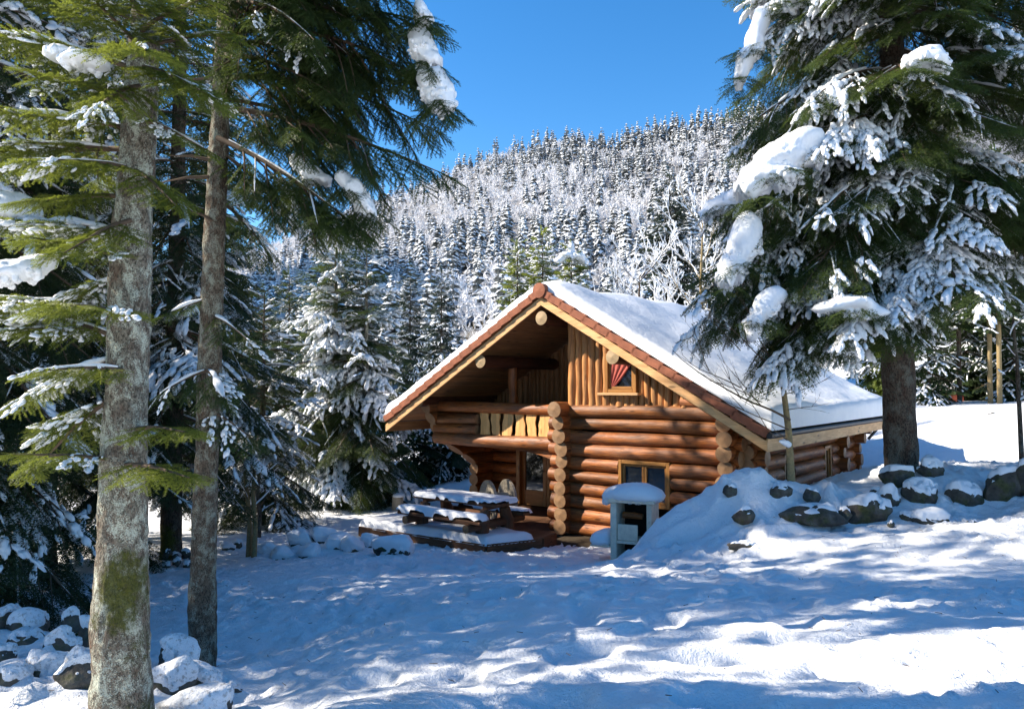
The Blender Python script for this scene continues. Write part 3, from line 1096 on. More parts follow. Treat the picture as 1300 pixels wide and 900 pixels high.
# door with glass leaves
D = bpy.data.objects.new("door", None); COL.objects.link(D); D.parent = cabin
fr = MB()
dl, dr_, dt, db, dv = -2.98, -1.1, 1.98, .06, 2.36
for a, b in (((dl, dv - .16, db), (dl + .12, dv + .08, dt)), ((dr_ - .12, dv - .16, db), (dr_, dv + .08, dt)), ((dl + .12, dv - .15, dt - .11), (dr_ - .12, dv + .07, dt))):
    fr.box(a, b, rg.random(), 2, 0, None, .01)
for (a, b) in ((dl + .125, -2.045), (-2.035, dr_ - .125)):
    for lo, hi, al in (((a, dv - .05, db + .01), (a + .11, dv + .03, dt - .115), 2), ((b - .11, dv - .05, db + .01), (b, dv + .03, dt - .115), 2),
                       ((a + .112, dv - .045, db + .01), (b - .112, dv + .025, db + .42), 0), ((a + .112, dv - .045, dt - .22), (b - .112, dv + .025, dt - .118), 0)):
        fr.box(lo, hi, rg.random(), al, 0, None, .008)
fr.build("frame", FRAME, D)
gp = MB()
for (a, b) in ((dl + .235, -2.157), (-1.925, dr_ - .235)):
    gp.box((a, dv - .012, db + .425), (b, dv - .002, dt - .222))
gp.build("pane", GLASS, D)
hd = MB()
hd.tube([(-2.10, dv - .06, 1.02), (-2.10, dv - .10, 1.02), (-2.20, dv - .105, 1.02)], [.012] * 3, 8)
hd.build("handle", IRON, D)


def window(x0, x1, z0, z1, y, axis_=0, curtain=False, mull=True, sill=False, sgn=-1):
    """window whose outer face looks to -y (axis 0) or +x (axis 1)"""
    W_ = bpy.data.objects.new("window", None); COL.objects.link(W_); W_.parent = cabin

    def bx(mb, a0, a1, b0, b1, d0, d1, al):
        if axis_ == 0:
            mb.box((a0, y + d0, b0), (a1, y + d1, b1), rg.random(), {0: 0, 1: 2}[al], 0, None, .007)
        else:
            mb.box((y - d1, a0, b0), (y - d0, a1, b1), rg.random(), {0: 1, 1: 2}[al], 0, None, .007)
    f = MB()
    t = .075
    bx(f, x0, x0 + t, z0, z1, -.13, .12, 1); bx(f, x1 - t, x1, z0, z1, -.13, .12, 1)
    bx(f, x0 + t, x1 - t, z1 - t, z1, -.128, .12, 0); bx(f, x0 + t, x1 - t, z0, z0 + t, -.128, .12, 0)
    xs = [x0 + t + .002, x1 - t - .002]
    if mull:
        mid = (x0 + x1) / 2
        leaves = [(xs[0], mid - .004), (mid + .004, xs[1])]
    else:
        leaves = [tuple(xs)]
    for a, b in leaves:
        s = .055
        bx(f, a, a + s, z0 + t + .002, z1 - t - .002, -.085, -.02, 1); bx(f, b - s, b, z0 + t + .002, z1 - t - .002, -.085, -.02, 1)
        bx(f, a + s, b - s, z0 + t + .002, z0 + t + s, -.083, -.022, 0); bx(f, a + s, b - s, z1 - t - s, z1 - t - .002, -.083, -.022, 0)
    f.build("frame", FRAME, W_)
    g = MB()
    for a, b in leaves:
        bx(g, a + .05, b - .05, z0 + t + .05, z1 - t - .05, -.05, -.04, 0)
    g.build("pane", GLASS, W_)
    if sill:
        q = MB()
        bx(q, x0 - .12, x1 + .1, z0 - .06, z0 - .004, -.24, .1, 0)
        q.build("sill", PALE, W_)
    return W_


window(1.57, 2.76, .79, 1.735, 0.0)
window(1.98, 2.60, .84, 1.84, SW, 1, mull=False)
window(4.98, 5.52, .84, 1.84, SW, 1, mull=False)

# vertical slabs of the gable above the log wall
AT = (1.26, 2.02, 3.16, 4.00)
m = MB()
u = .25
while u < 4.35:
    wd = rg.uniform(.13, .22)
    uc = u + wd / 2
    top = roof_w(uc) - .17 - .594 * wd / 2
    base = 2.86
    spans = [(base, top)]
    if AT[0] - .02 < uc < AT[1] + .02:
        spans = [(base, AT[2] - .07)]
        if top > AT[3] + .02: spans.append((AT[3], top))
    for a, b in spans:
        if b - a < .06: continue
        n = max(2, int((b - a) / .12))
        y0 = rg.uniform(-.05, .02)
        mbp = [(uc + .008 * math.sin(i * .9 + u * 9), y0, a + (b - a) * i / n) for i in range(n + 1)]
        m.tube(mbp, [wd * .52 * (1 + .05 * math.sin(i * 1.3 + u * 5)) for i in range(n + 1)], 12, rg.random(), True, 0, .05, rg.randint(0, 99))
    u += wd
m.poly([(.2, .10, 2.86), (4.4, .10, 2.86), (4.4, .10, 2.88), (.2, .10, roof_w(.2) - .17)], (0, .05, 0), .2)
m.build("gable_cladding", SLAB, cabin)
AW = window(AT[0], AT[1], AT[2], AT[3], -.02, 0, mull=False, sill=True)
# the curtain tied back behind the attic pane stands in front of a dark room
cm = MB()
cg, cf, cu = [], [], []
nx, nz = 18, 14
for j in range(nz + 1):
    t = j / nz
    z = 3.98 - .72 * t
    wdt = .56 * (1 - t) ** .8 + .05
    for i in range(nx + 1):
        s = i / nx
        cg.append((AT[0] + .10 + wdt * s, -.085 + .014 * math.sin(s * 24 + t * 3), z - .10 * s * (1 - t)))
for j in range(nz):
    for i in range(nx):
        a = j * (nx + 1) + i
        cf.append((a, a + 1, a + nx + 2, a + nx + 1))
cm.add(cg, cf, None, .5, 0, True)
o = cm.build("curtain", CURT, AW)
so = o.modifiers.new("thick", 'SOLIDIFY'); so.thickness = .006

# board wall at the back of the balcony and along its right side
m = MB()
u = -4.9
while u < .15:
    wd = rg.uniform(.12, .20)
    uc = u + wd / 2
    top = roof_w(uc) - .17 - .594 * wd / 2
    m.tube([(uc, 2.4, 2.3 + (top - 2.3) * i / 6) for i in range(7)], [wd * .52] * 7, 10, rg.random(), True, 0, .04, rg.randint(0, 99))
    u += wd
m.poly([(-4.9, 2.46, 2.2), (.2, 2.46, 2.2), (.2, 2.46, roof_w(.2) - .17), (0, 2.46, RIDGE - .17), (-4.9, 2.46, roof_w(4.9) - .17)], (0, .05, 0), .2)
v = .14
while v < 2.35:
    wd = rg.uniform(.13, .2)
    m.box((.16, v, 2.9), (.22, v + wd - .006, roof_w(.22) - .18), rg.random(), 2)
    v += wd
m.build("board_wall", SOFFIT, cabin)

# roof: two slopes, board soffit, verge tiles, barge boards, fascia, purlins, snow
roof = bpy.data.objects.new("roof", None); COL.objects.link(roof); roof.parent = cabin
NS = np.array([math.sin(PITCH), 0, math.cos(PITCH)])
for sgn in (-1, 1):
    m = MB()
    a = (0, VF + .03, RIDGE - .06); b = (sgn * (HALF - .02), VF + .03, roof_w(HALF) - .05)
    m.poly([a, b, (b[0], b[1], b[2] - .05), (0, a[1], a[2] - .05)], (0, VB - VF - .06, 0), .4)
    m.build("roof_deck", DIRT, roof)
    # soffit boards run along the ridge
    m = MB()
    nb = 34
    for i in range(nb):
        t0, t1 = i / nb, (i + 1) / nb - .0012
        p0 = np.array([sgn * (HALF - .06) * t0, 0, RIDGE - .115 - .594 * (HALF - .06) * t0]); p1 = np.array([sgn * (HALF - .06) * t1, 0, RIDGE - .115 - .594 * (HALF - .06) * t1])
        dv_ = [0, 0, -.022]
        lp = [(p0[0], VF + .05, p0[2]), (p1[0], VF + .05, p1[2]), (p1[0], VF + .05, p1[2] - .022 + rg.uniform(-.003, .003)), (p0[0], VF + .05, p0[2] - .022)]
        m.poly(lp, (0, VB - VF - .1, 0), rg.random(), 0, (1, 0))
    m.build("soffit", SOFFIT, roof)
    # verge tiles: overlapping, each slightly raised at its lower end
    Ls = HALF / math.cos(PITCH)
    nt = 17
    c, s_ = math.cos(PITCH), math.sin(PITCH)
    for vv, dirn in ((VF, 1), (VB, -1)):
        m = MB()
        for i in range(nt):
            s0 = Ls * i / nt - .03; s1 = Ls * (i + 1) / nt + .01
            up0, up1 = .0 + .012, .045
            for (h0, h1, y0, y1) in ((-.155, .0, 0, .03), (-.02, .0, .03, .22)):
                pa = np.array([sgn * s0 * c, 0, RIDGE - s0 * s_]); pb = np.array([sgn * s1 * c, 0, RIDGE - s1 * s_])
                nn = np.array([sgn * s_, 0, c])
                q = [pa + nn * (h1 + up0), pb + nn * (h1 + up1), pb + nn * (h0 + up1), pa + nn * (h0 + up0)]
                ya = vv + dirn * (y0 - (.012 if h0 < -.1 else 0) * 1.0); yb = vv + dirn * y1
                q3 = [(x[0], ya, x[2]) for x in q]
                m.poly(q3, (0, yb - ya, 0), rg.random())
        m.build("verge_tiles", TILE, roof)
    # barge board
    for vv in (VF + .045, VB - .085):
        m = MB()
        s0, s1 = 0.0, Ls - .02
        for nseg in range(1):
            pa = np.array([sgn * s0 * c, 0, RIDGE - s0 * s_]); pb = np.array([sgn * s1 * c, 0, RIDGE - s1 * s_])
            nn = np.array([0, 0, 1.0])
            q = [pa - nn * .185, pb - nn * .19, pb - nn * .37, pa - nn * .365]
            m.poly([(x[0], vv, x[2]) for x in q], (0, .04, 0), rg.random())
        ob = m.build("barge_board", PALE, roof)
    # fascia along the eave with a dark gutter line
    m = MB()
    x = sgn * (HALF - .05)
    m.box((min(x, x + sgn * .03), VF + .09, roof_w(HALF) - .36), (max(x, x + sgn * .03), VB - .09, roof_w(HALF) - .12), .7, 1)
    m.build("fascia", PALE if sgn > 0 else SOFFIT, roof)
    m = MB()
    gx = sgn * (HALF + .03)
    m.tube([(gx, VF + .02, roof_w(HALF) - .07), (gx, VB, roof_w(HALF) - .08)], [.055, .055], 10)
    m.build("gutter", IRON, roof)
m = MB()
for vv, e in ((VF - .035, VF + .30), (VB + .03, VB - .3)):
    m.tube([(0, vv, RIDGE - .045), (0, e, RIDGE - .045)], [.17, .16], 14, .6)
m.build("ridge_cap", TILE, roof)
# purlin logs reaching to the barge boards
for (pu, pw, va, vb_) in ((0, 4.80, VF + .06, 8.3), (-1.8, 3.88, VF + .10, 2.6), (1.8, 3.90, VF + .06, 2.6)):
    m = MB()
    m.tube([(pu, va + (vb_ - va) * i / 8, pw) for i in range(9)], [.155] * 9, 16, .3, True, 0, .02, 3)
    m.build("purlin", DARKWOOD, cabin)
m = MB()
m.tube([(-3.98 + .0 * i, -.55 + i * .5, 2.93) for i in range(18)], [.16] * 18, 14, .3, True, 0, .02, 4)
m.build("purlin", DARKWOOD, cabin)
m = MB()
m.tube([(4.1, .3 + i * .5, 2.72) for i in range(17)], [.16] * 17, 14, .3, True, 0, .02, 4)
m.build("purlin", LOG, cabin)
m = MB()
m.tube([(-1.8, .55, 2.85), (-1.79, .55, 3.1), (-1.81, .55, 3.4), (-1.8, .55, 3.76)], [.115, .105, .12, .105], 14, .6, True, 0, .10, 8)
m.build("post", LOG, cabin)
# diagonal brace end under the right eave
m = MB()
log(m, 0, 3.0, 4.35, -.02, 2.98, .13)
log(m, 1, -.45, 1.0, 3.9, 2.9, .15)
m.build("eave_log", LOG, cabin)
# down pipe from the rear of the eave
m = MB()
m.tube([(HALF + .03, VB - .35, roof_w(HALF) - .1), (SW + .40, 8.1, 1.85)], [.04] * 2, 8)
m.build("down_pipe", IRON, roof)

# balcony
bal = bpy.data.objects.new("balcony", None); COL.objects.link(bal); bal.parent = cabin
m = MB()
log(m, 0, -4.0, .12, .12, 1.96, .165, 21)
m.build("floor_beam", LOG, bal)
m = MB()
log(m, 0, -4.1, .16, .12, 2.76, .135, 22)
m.build("rail", LOG, bal)
m = MB()
for w in (2.22, 2.47): log(m, 0, -4.0, -2.58 + rg.uniform(-.02, .03), .12, w, .135)
m.build("log_infill", LOG, bal)
m = MB()
for w in (2.2, 2.45): log(m, 0, -.16, .1, .12, w, .12)
m.build("log_infill", LOG, bal)
m = MB()
u = -2.50
i = 0
while u < -.26:
    wd = .155 + rg.uniform(-.01, .02)
    # waney edged boards in pairs: one wavy side, one straight side
    wob = .030
    z0, z1 = 2.10, 2.66
    e0, e1 = [], []
    for j in range(9):
        z = z0 + (z1 - z0) * j / 8
        d = wob * math.sin(j / 8 * math.pi * 1.1 + i) + .01 * math.sin(j * 1.7 + i)
        if i % 2: e0.append((u, .08, z)); e1.append((u + wd - .02 + d, .08, z))
        else: e0.append((u + .03 + d, .08, z)); e1.append((u + wd + .02, .08, z))
    m.poly(e0 + e1[::-1], (0, .03, 0), rg.random(), 0, (2, 0))
    u += wd + (.045 if i % 2 else .012)
    i += 1
m.build("baluster_boards", PALE_BAL, bal)
m = MB()
for k in range(16):
    m.box((-3.85, .28 + k * .13, 1.95), (.05, .28 + k * .13 + .125, 1.99), rg.random(), 0)
m.build("floor", SOFFIT, bal)
# arched plank above the door bay
m = MB()
up, lo_ = [], []
for j in range(13):
    t = j / 12
    uu = -1.35 + 1.40 * t
    up.append((uu, .10, 1.80)); lo_.append((uu, .10, 1.775 - .02 - .30 * t ** 2.2))
m.poly(up + lo_[::-1], (0, .07, 0), .7, 0, (0, 2))
m.build("arch_board", LOG, bal)

# porch floor
m = MB()
for k in range(26):
    m.box((-3.85, -.95 + k * .13, .0), (.03, -.95 + k * .13 + .124, .05), rg.random(), 0)
m.build("porch_floor", TABLEW, cabin)
# room behind the glass
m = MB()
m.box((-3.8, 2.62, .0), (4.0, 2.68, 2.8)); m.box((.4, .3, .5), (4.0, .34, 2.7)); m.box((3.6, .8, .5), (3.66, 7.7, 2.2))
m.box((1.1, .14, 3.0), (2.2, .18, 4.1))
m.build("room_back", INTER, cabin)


def roof_snow():
    Ls = HALF + .06
    d = np.concatenate([np.array([0, .012, .03, .06, .10, .15, .21, .28, .36]), np.linspace(.5, 2 * Ls - .5, 90), 2 * Ls - np.array([.36, .28, .21, .15, .10, .06, .03, .012, 0])])
    us = d - Ls
    L = VB - VF - .16
    e = np.concatenate([np.array([0, .012, .03, .06, .10, .15, .22, .3]), np.linspace(.45, L - .45, 80), L - np.array([.3, .22, .15, .10, .06, .03, .012, 0])])
    vs = e + VF + .08
    Ug, Vg = np.meshgrid(us, vs)
    u, v = Ug.ravel(), Vg.ravel()
    p = np.stack([u, v, 0 * u], 1)
    base = RIDGE + .03 - .594 * (np.sqrt(u * u + .09) - .12)
    db_ = np.minimum(np.minimum(Ls - np.abs(u), v - vs[0]), vs[-1] - v)
    wob = .05 * (fbm(p * 2.0, 61, 3) - .5)
    k = np.clip((db_ + wob * np.clip(db_ / .05, 0, 1)) / .19, 0, 1)
    T = (.20 + .22 * fbm(p * .7, 62, 3) - .04) * np.where(np.minimum(v - vs[0], 9) < .4, .85, 1)
    prof = np.sqrt(np.clip(1 - (1 - k) ** 2, 0, 1))
    eave = sstep(.9, 0, Ls - np.abs(u))
    z = base + prof * (T + .06 * eave) + prof * .05 * (fbm(p * 1.1, 63, 3) - .5) + prof * .03 * (fbm(p * 5, 64, 2) - .5) + .03 * eave * prof * (fbm(p * 9, 65, 2) - .5)
    # the snow creeps out over the eave
    bul = np.sign(u) * .07 * np.sin(np.clip(k, 0, 1) * math.pi) * (Ls - np.abs(u) < .3)
    z = np.where(db_ <= 1e-6, base - .04, z)
    V = np.stack([u + bul, v, z], 1)
    idx = np.arange(Ug.size).reshape(Ug.shape)
    q = np.stack([idx[:-1, :-1], idx[:-1, 1:], idx[1:, 1:], idx[1:, :-1]], -1).reshape(-1, 4)
    mesh_np("roof_snow", V, None, q, [SNOWF], None, True, None, roof)


roof_snow()

# ------------------------------------------------------------------ conifers
def spray_template(seed, lod):
    """a flat frond of unit length along +x with side twigs and needles, as triangles"""
    rng = np.random.RandomState(seed)
    V = []
    twigs = []
    ax = lambda t: np.array([t, .03 * math.sin(t * 5 + seed), -.10 * t * t])
    twigs.append((ax(0), ax(1.0), ax))
    nsub = {"hi": 6, "mid": 5, "lo": 4}[lod]
    subs = []
    for i in range(nsub):
        for sd_ in (-1, 1):
            t = .08 + .80 * (i + .5 * (sd_ > 0) + rng.uniform(-.15, .15)) / nsub
            L = (.50 * (1 - t) ** .8 + .10) * rng.uniform(.8, 1.15)
            a = sd_ * R(rng.uniform(42, 60) - 12 * t)
            d = np.array([math.cos(a), math.sin(a), rng.uniform(-.35, .0)])
            subs.append((ax(t), d, L))
    if lod == "lo":
        for (b, d, L) in subs + [(ax(0), np.array([1, 0, -.1]), 1.0)]:
            w = .075
            s = np.cross(d, [0, 0, 1]); s /= np.linalg.norm(s)
            m = b + d * L * .5 + [0, 0, .01]
            e = b + d * L - [0, 0, .06 * L]
            V += [b, m + s * w, e, b, e, m - s * w]
    else:
        step, nl, nw = {"hi": (.018, .060, .017), "mid": (.058, .095, .034)}[lod]

        def needles(b, d, L, curve=None):
            n = max(3, int(L / step))
            s = np.cross(d, [0, 0, 1.0]); s /= np.linalg.norm(s)
            upv = np.cross(s, d)
            for k in range(n):
                t = (k + rng.rand() * .6) / n
                p = curve(t) if curve else b + d * L * t - np.array([0, 0, .10 * L * t * t])
                ln = nl * (1 - .35 * t) * rng.uniform(.8, 1.15)
                for sg in (-1, 1):
                    o = s * sg * rng.uniform(.6, 1) + d * rng.uniform(.3, .75) + upv * rng.uniform(-.45, .75)
                    o /= np.linalg.norm(o)
                    wv = d * nw
                    V.extend([p - wv * .5, p + wv * .5, p + o * ln])
                if rng.rand() < .45:
                    o = upv * .8 + d * .8 + s * rng.uniform(-.4, .4)
                    o /= np.linalg.norm(o)
                    V.extend([p - s * nw * .5, p + s * nw * .5, p + o * ln * .8])
            if lod == "hi":
                e = b + d * L if not curve else curve(1)
                V.extend([b - upv * .006, b + upv * .006 + s * .004, e])
        needles(ax(0), np.array([1, 0, -.05]) / 1.0013, 1.0, ax)
        for (b, d, L) in subs: needles(b, d, L)
    return np.array(V, float).reshape(-1, 3)


def _ico(sub):
    bm = bmesh.new()
    bmesh.ops.create_icosphere(bm, subdivisions=sub, radius=1.0)
    V = np.array([v.co[:] for v in bm.verts]); T = np.array([[v.index for v in f.verts] for f in bm.faces])
    bm.free()
    return V, T


_IC = {1: _ico(1), 2: _ico(2)}


def snow_template(seed, n=7, sub=1, size=1.0):
    """snow caught on a unit frond: small lumps along its axis and side twigs, run together here and there"""
    rng = np.random.RandomState(seed)
    VV, TT, b = [], [], 0
    V0, T0 = _IC[sub]
    for k in range(n):
        t = rng.uniform(.05, 1.0) if k else .4
        if k < n * .45: y = rng.normal() * .03
        else: y = rng.choice([-1, 1]) * rng.uniform(.05, .28) * (1 - t) ** .6
        a = math.atan2(y, .3) * rng.uniform(.4, 1.2)
        rad = np.array([rng.uniform(.09, .20), rng.uniform(.05, .10), rng.uniform(.03, .055)])
        rad = rad * size
        if k == 0: rad *= 1.35
        W = V0 * rad * (1 + rng.uniform(-.22, .22, (len(V0), 1)))
        ca, sa = math.cos(a), math.sin(a)
        W = np.stack([W[:, 0] * ca - W[:, 1] * sa + t, W[:, 0] * sa + W[:, 1] * ca + y, W[:, 2] - .10 * t * t - .15 * abs(y) - .14 * W[:, 0] * t + rad[2] * .55], 1)
        VV.append(W); TT.append(T0 + b); b += len(V0)
    return np.concatenate(VV), np.concatenate(TT)


SPR = {l: [spray_template(10 + k, l) for k in range(4)] for l in ("hi", "mid", "lo")}
SNT = [snow_template(30 + k, 9, 1, 1.1) for k in range(6)]
SNT_HI = [snow_template(50 + k, 20, 1, .58) for k in range(6)]
SNT_LO = [snow_template(40 + k, 4, 1) for k in range(5)]
print("sprays", {l: len(SPR[l][0]) // 3 for l in SPR})


class Conifer:
    def __init__(s, seed, lod="mid", spray=.42, snow=.5, snow_scale=1.0):
        s.rng = random.Random(seed)
        s.lod, s.spray, s.snow, s.snow_scale = lod, spray, snow, snow_scale
        s.sp = []          # x, y, z, dx, dy, dz, scale, roll, tint, snow
        s.tubes = []
        s.ribs = []
        s.seed = seed

    def add_spray(s, p, d, sc, tint=None, sn=None):
        r = s.rng
        if sn is None:
            sn = s.snow
        s.sp.append((*p, *d, sc, r.uniform(-.5, .5), r.random() if tint is None else tint, sn))

    def branch(s, p0, az, L, pitch0, droop=.6, upturn=.5, dens=1.0, depth=0, t0=.12, sn=None, tint=None, width=.42, hang=.25, rad=None):
        r = s.rng
        if sn is None:
            sn = s.snow * (r.uniform(1.15, 1.5) if r.random() < .36 else r.uniform(.0, .6))
        n = max(4, int(L / .14))
        p = np.array(p0, float)
        pts = [p.copy()]
        a = az
        dirs = []
        wob = r.uniform(-.25, .25)
        for i in range(n):
            t = (i + .5) / n
            pit = pitch0 - droop * t + upturn * max(0, t - .55) * 1.6
            a2 = az + wob * math.sin(t * 3)
            d = np.array([math.cos(a2) * math.cos(pit), math.sin(a2) * math.cos(pit), math.sin(pit)])
            dirs.append(d)
            p = p + d * L / n
            pts.append(p.copy())
        r0 = rad or (.010 + .009 * L) * (1 if depth == 0 else .6)
        s.tubes.append((pts, np.linspace(r0, .003, n + 1)))
        if r.random() < min(.95, .25 + .7 * sn):
            s.ribs.append((np.array(pts), np.linspace(r0, .003, n + 1), (.5 + sn) * r.uniform(.7, 1.3), r.randint(0, 999)))
        # laterals
        step = (.105 if depth == 0 else .14) / dens * (s.spray / .42)
        t = t0
        side = 1 if r.random() < .5 else -1
        while t < .97:
            i = min(n - 1, int(t * n))
            base = pts[i] + (pts[i + 1] - pts[i]) * (t * n - i)
            d = dirs[i]
            ll = width * L * (1 - t) ** .75 * (.55 + .9 * min(1, t / .3) * .5) + s.spray * .55
            ll *= r.uniform(.75, 1.15)
            yaw = side * R(r.uniform(48, 62) - 18 * t)
            hz = math.atan2(d[1], d[0]) + yaw
            pit = math.asin(max(-.98, min(.98, d[2]))) * .6 - hang * r.uniform(.4, 1.3)
            if depth == 0 and ll > s.spray * 1.7:
                s.branch(base, hz, ll, pit, droop * .5, 0.1, dens, 1, .2, sn, tint, .30, hang)
            else:
                q = np.array([math.cos(hz) * math.cos(pit), math.sin(hz) * math.cos(pit), math.sin(pit)])
                s.add_spray(base, q, min(ll, s.spray * 1.5), tint, sn)
            side = -side
            t += step / L * r.uniform(.75, 1.25)
        s.add_spray(pts[-2], dirs[-1], s.spray * r.uniform(.8, 1.1), tint, sn)
        return pts

    def crown(s, z0, z1, rad_fn, per=5, gap=.42, pitch_lo=-.15, pitch_hi=.5, droop=.7, dens=1.0, lean=(0, 0), az_ok=None, base=(0, 0), hang=.25, width=.42):
        r = s.rng
        z = z0
        while z < z1:
            t = (z - z0) / (z1 - z0)
            k = per if t < .9 else 3
            a0 = r.uniform(0, 6.28)
            for j in range(k):
                a = a0 + j * 6.283 / k + r.uniform(-.35, .35)
                if az_ok and not az_ok(a % (2 * math.pi), z): continue
                L = rad_fn(t) * r.uniform(.72, 1.15)
                if L < .15: L = .15
                pit = pitch_lo + (pitch_hi - pitch_lo) * t ** 1.3 + r.uniform(-.12, .12)
                zz = z + r.uniform(-.5, .5) * gap
                s.branch((base[0] + lean[0] * zz, base[1] + lean[1] * zz, zz), a, L, pit, droop * (1 - .5 * t) * r.uniform(.7, 1.2), .5, dens, 0, .12, None, None, width, hang)
            z += gap * r.uniform(.8, 1.2) * (1 - .35 * t)
        s.add_spray((base[0] + lean[0] * z1, base[1] + lean[1] * z1, z1 - .2), (0, 0, 1), s.spray * 1.2)

    def skirt(s, c, rad, n=14, sc=None, drop=.45):
        """fronds that hold up a pad of snow and hang out from under it"""
        r = s.rng
        for k in range(n):
            a = k * 6.283 / n + r.uniform(-.2, .2)
            q = r.uniform(.15, .75)
            p = (c[0] + math.cos(a) * rad[0] * q, c[1] + math.sin(a) * rad[1] * q, c[2] - rad[2] * r.uniform(.15, .5))
            s.add_spray(p, (math.cos(a), math.sin(a), -drop * r.uniform(.4, 1.6)), (sc or s.spray) * r.uniform(.7, 1.15), None, .05)

    def arrays(s):
        A = np.array(s.sp, float)
        if len(A) == 0:
            A = np.zeros((0, 10))
        pos, d, sc, roll, tint, sn = A[:, :3], A[:, 3:6], A[:, 6], A[:, 7], A[:, 8], A[:, 9]
        d = d / (np.linalg.norm(d, axis=1)[:, None] + 1e-9)
        up = np.tile(np.array([[0, 0, 1.0]]), (len(A), 1))
        up = np.where(np.abs(d[:, 2:3]) > .97, np.array([[1.0, 0, 0]]), up)
        sd_ = np.cross(up, d); sd_ /= np.linalg.norm(sd_, axis=1)[:, None] + 1e-9
        u2 = np.cross(d, sd_)
        c, si = np.cos(roll)[:, None], np.sin(roll)[:, None]
        s1 = sd_ * c + u2 * si
        u1 = -sd_ * si + u2 * c
        return pos, d, s1, u1, sc, tint, sn

    def foliage(s):
        pos, d, s1, u1, sc, tint, sn = s.arrays()
        VV, TT = [], []
        tpl = SPR[s.lod]
        rs = np.random.RandomState(s.seed)
        which = rs.randint(0, len(tpl), len(pos))
        for k in range(len(tpl)):
            m = which == k
            if not m.any(): continue
            B = tpl[k]
            W = (B[None, :, 0, None] * d[m][:, None, :] + B[None, :, 1, None] * s1[m][:, None, :] + B[None, :, 2, None] * u1[m][:, None, :]) * sc[m][:, None, None] + pos[m][:, None, :]
            VV.append(W.reshape(-1, 3))
            # frond tips are lighter: younger needles, and highlights painted into the tint
            tt = tint[m][:, None] * .55 + .45 * np.clip(B[None, :, 0], 0, 1) * rs.uniform(.4, 1, (m.sum(), 1))
            TT.append(tt.ravel())
        if not VV:
            return np.zeros((0, 3)), np.zeros((0,))
        return np.concatenate(VV), np.concatenate(TT)

    def rib_mesh(s):
        """snow lying in a line on top of the limbs, broken here and there"""
        VV, QQ, b = [], [], 0
        sg = 6
        an = np.arange(sg) * 2 * math.pi / sg
        k0 = {"hi": .6, "mid": 1.0, "lo": 1.3}[s.lod]
        for pts, r_, a, sd_ in s.ribs:
            m = max(4, len(pts))
            L = np.concatenate([[0], np.cumsum(np.linalg.norm(np.diff(pts, axis=0), axis=1))])
            if L[-1] < .25: continue
            m = int(np.clip(L[-1] / .10, 5, 40))
            tt = np.linspace(L[-1] * .08, L[-1] * .97, m)
            p = np.stack([np.interp(tt, L, pts[:, k]) for k in range(3)], 1)
            rr = np.interp(tt, L, r_)
            nz = fbm(p * 4 + sd_, 71, 2)
            T = np.gradient(p, axis=0); T /= np.linalg.norm(T, axis=1)[:, None] + 1e-9
            A = np.cross([0, 0, 1.0], T); A /= np.linalg.norm(A, axis=1)[:, None] + 1e-9
            w = np.clip((nz - .30) * 3.2, .02, 1.6) * (.045 * a * k0 * s.snow_scale) * np.sin(np.linspace(.25, math.pi - .1, m)) ** .5 * np.clip((.80 - np.abs(T[:, 2])) * 2.5, .03, 1)
            h = w * .75
            ring = p[:, None] + A[:, None] * (np.cos(an)[None, :, None] * (w + rr * .5)[:, None, None]) + np.array([0, 0, 1.0]) * ((np.sin(an)[None] * h[:, None]) + (rr + h * .55)[:, None])[..., None]
            VV.append(ring.reshape(-1, 3))
            ix = np.arange(m * sg).reshape(m, sg)
            QQ.append(np.stack([ix[:-1], np.roll(ix, -1, 1)[:-1], np.roll(ix, -1, 1)[1:], ix[1:]], -1).reshape(-1, 4) + b)
            b += m * sg
        if not VV: return None
        return np.concatenate(VV), np.concatenate(QQ)

    def snow_mesh(s, cluster=1.3):
        pos, d, s1, u1, sc, tint, sn = s.arrays()
        rs = np.random.RandomState(s.seed + 5)
        pr = fbm(pos * cluster, s.seed + 3, 2)
        keep = (pr * .75 + rs.rand(len(pos)) * .25) < (.17 + .55 * sn)
        keep &= (sn > 0.02) & (d[:, 2] < .85)
        VV, QQ, b = [], [], 0
        tpl = {"hi": SNT_HI, "mid": SNT, "lo": SNT_LO}[s.lod]
        which = rs.randint(0, len(tpl), len(pos))
        thick = (.75 + 1.2 * np.clip((.52 - pr) * 3, 0, 1)) * s.snow_scale
        upw = np.array([0, 0, 1.0])
        for k in range(len(tpl)):
            m = keep & (which == k)
            if not m.any(): continue
            B, q = tpl[k]
            uu = u1[m] * .45 + upw * .55
            W = (B[None, :, 0, None] * d[m][:, None, :] + B[None, :, 1, None] * s1[m][:, None, :] + (B[None, :, 2, None] * thick[m][:, None, None] + .012) * uu[:, None, :]) * sc[m][:, None, None] + pos[m][:, None, :]
            # the blanket sags: its underside follows the frond
            n = m.sum()
            VV.append(W.reshape(-1, 3))
            QQ.append((q[None] + (np.arange(n) * len(B))[:, None, None] + b).reshape(-1, 3))
            b += n * len(B)
        if not VV: return None
        return np.concatenate(VV), np.concatenate(QQ)


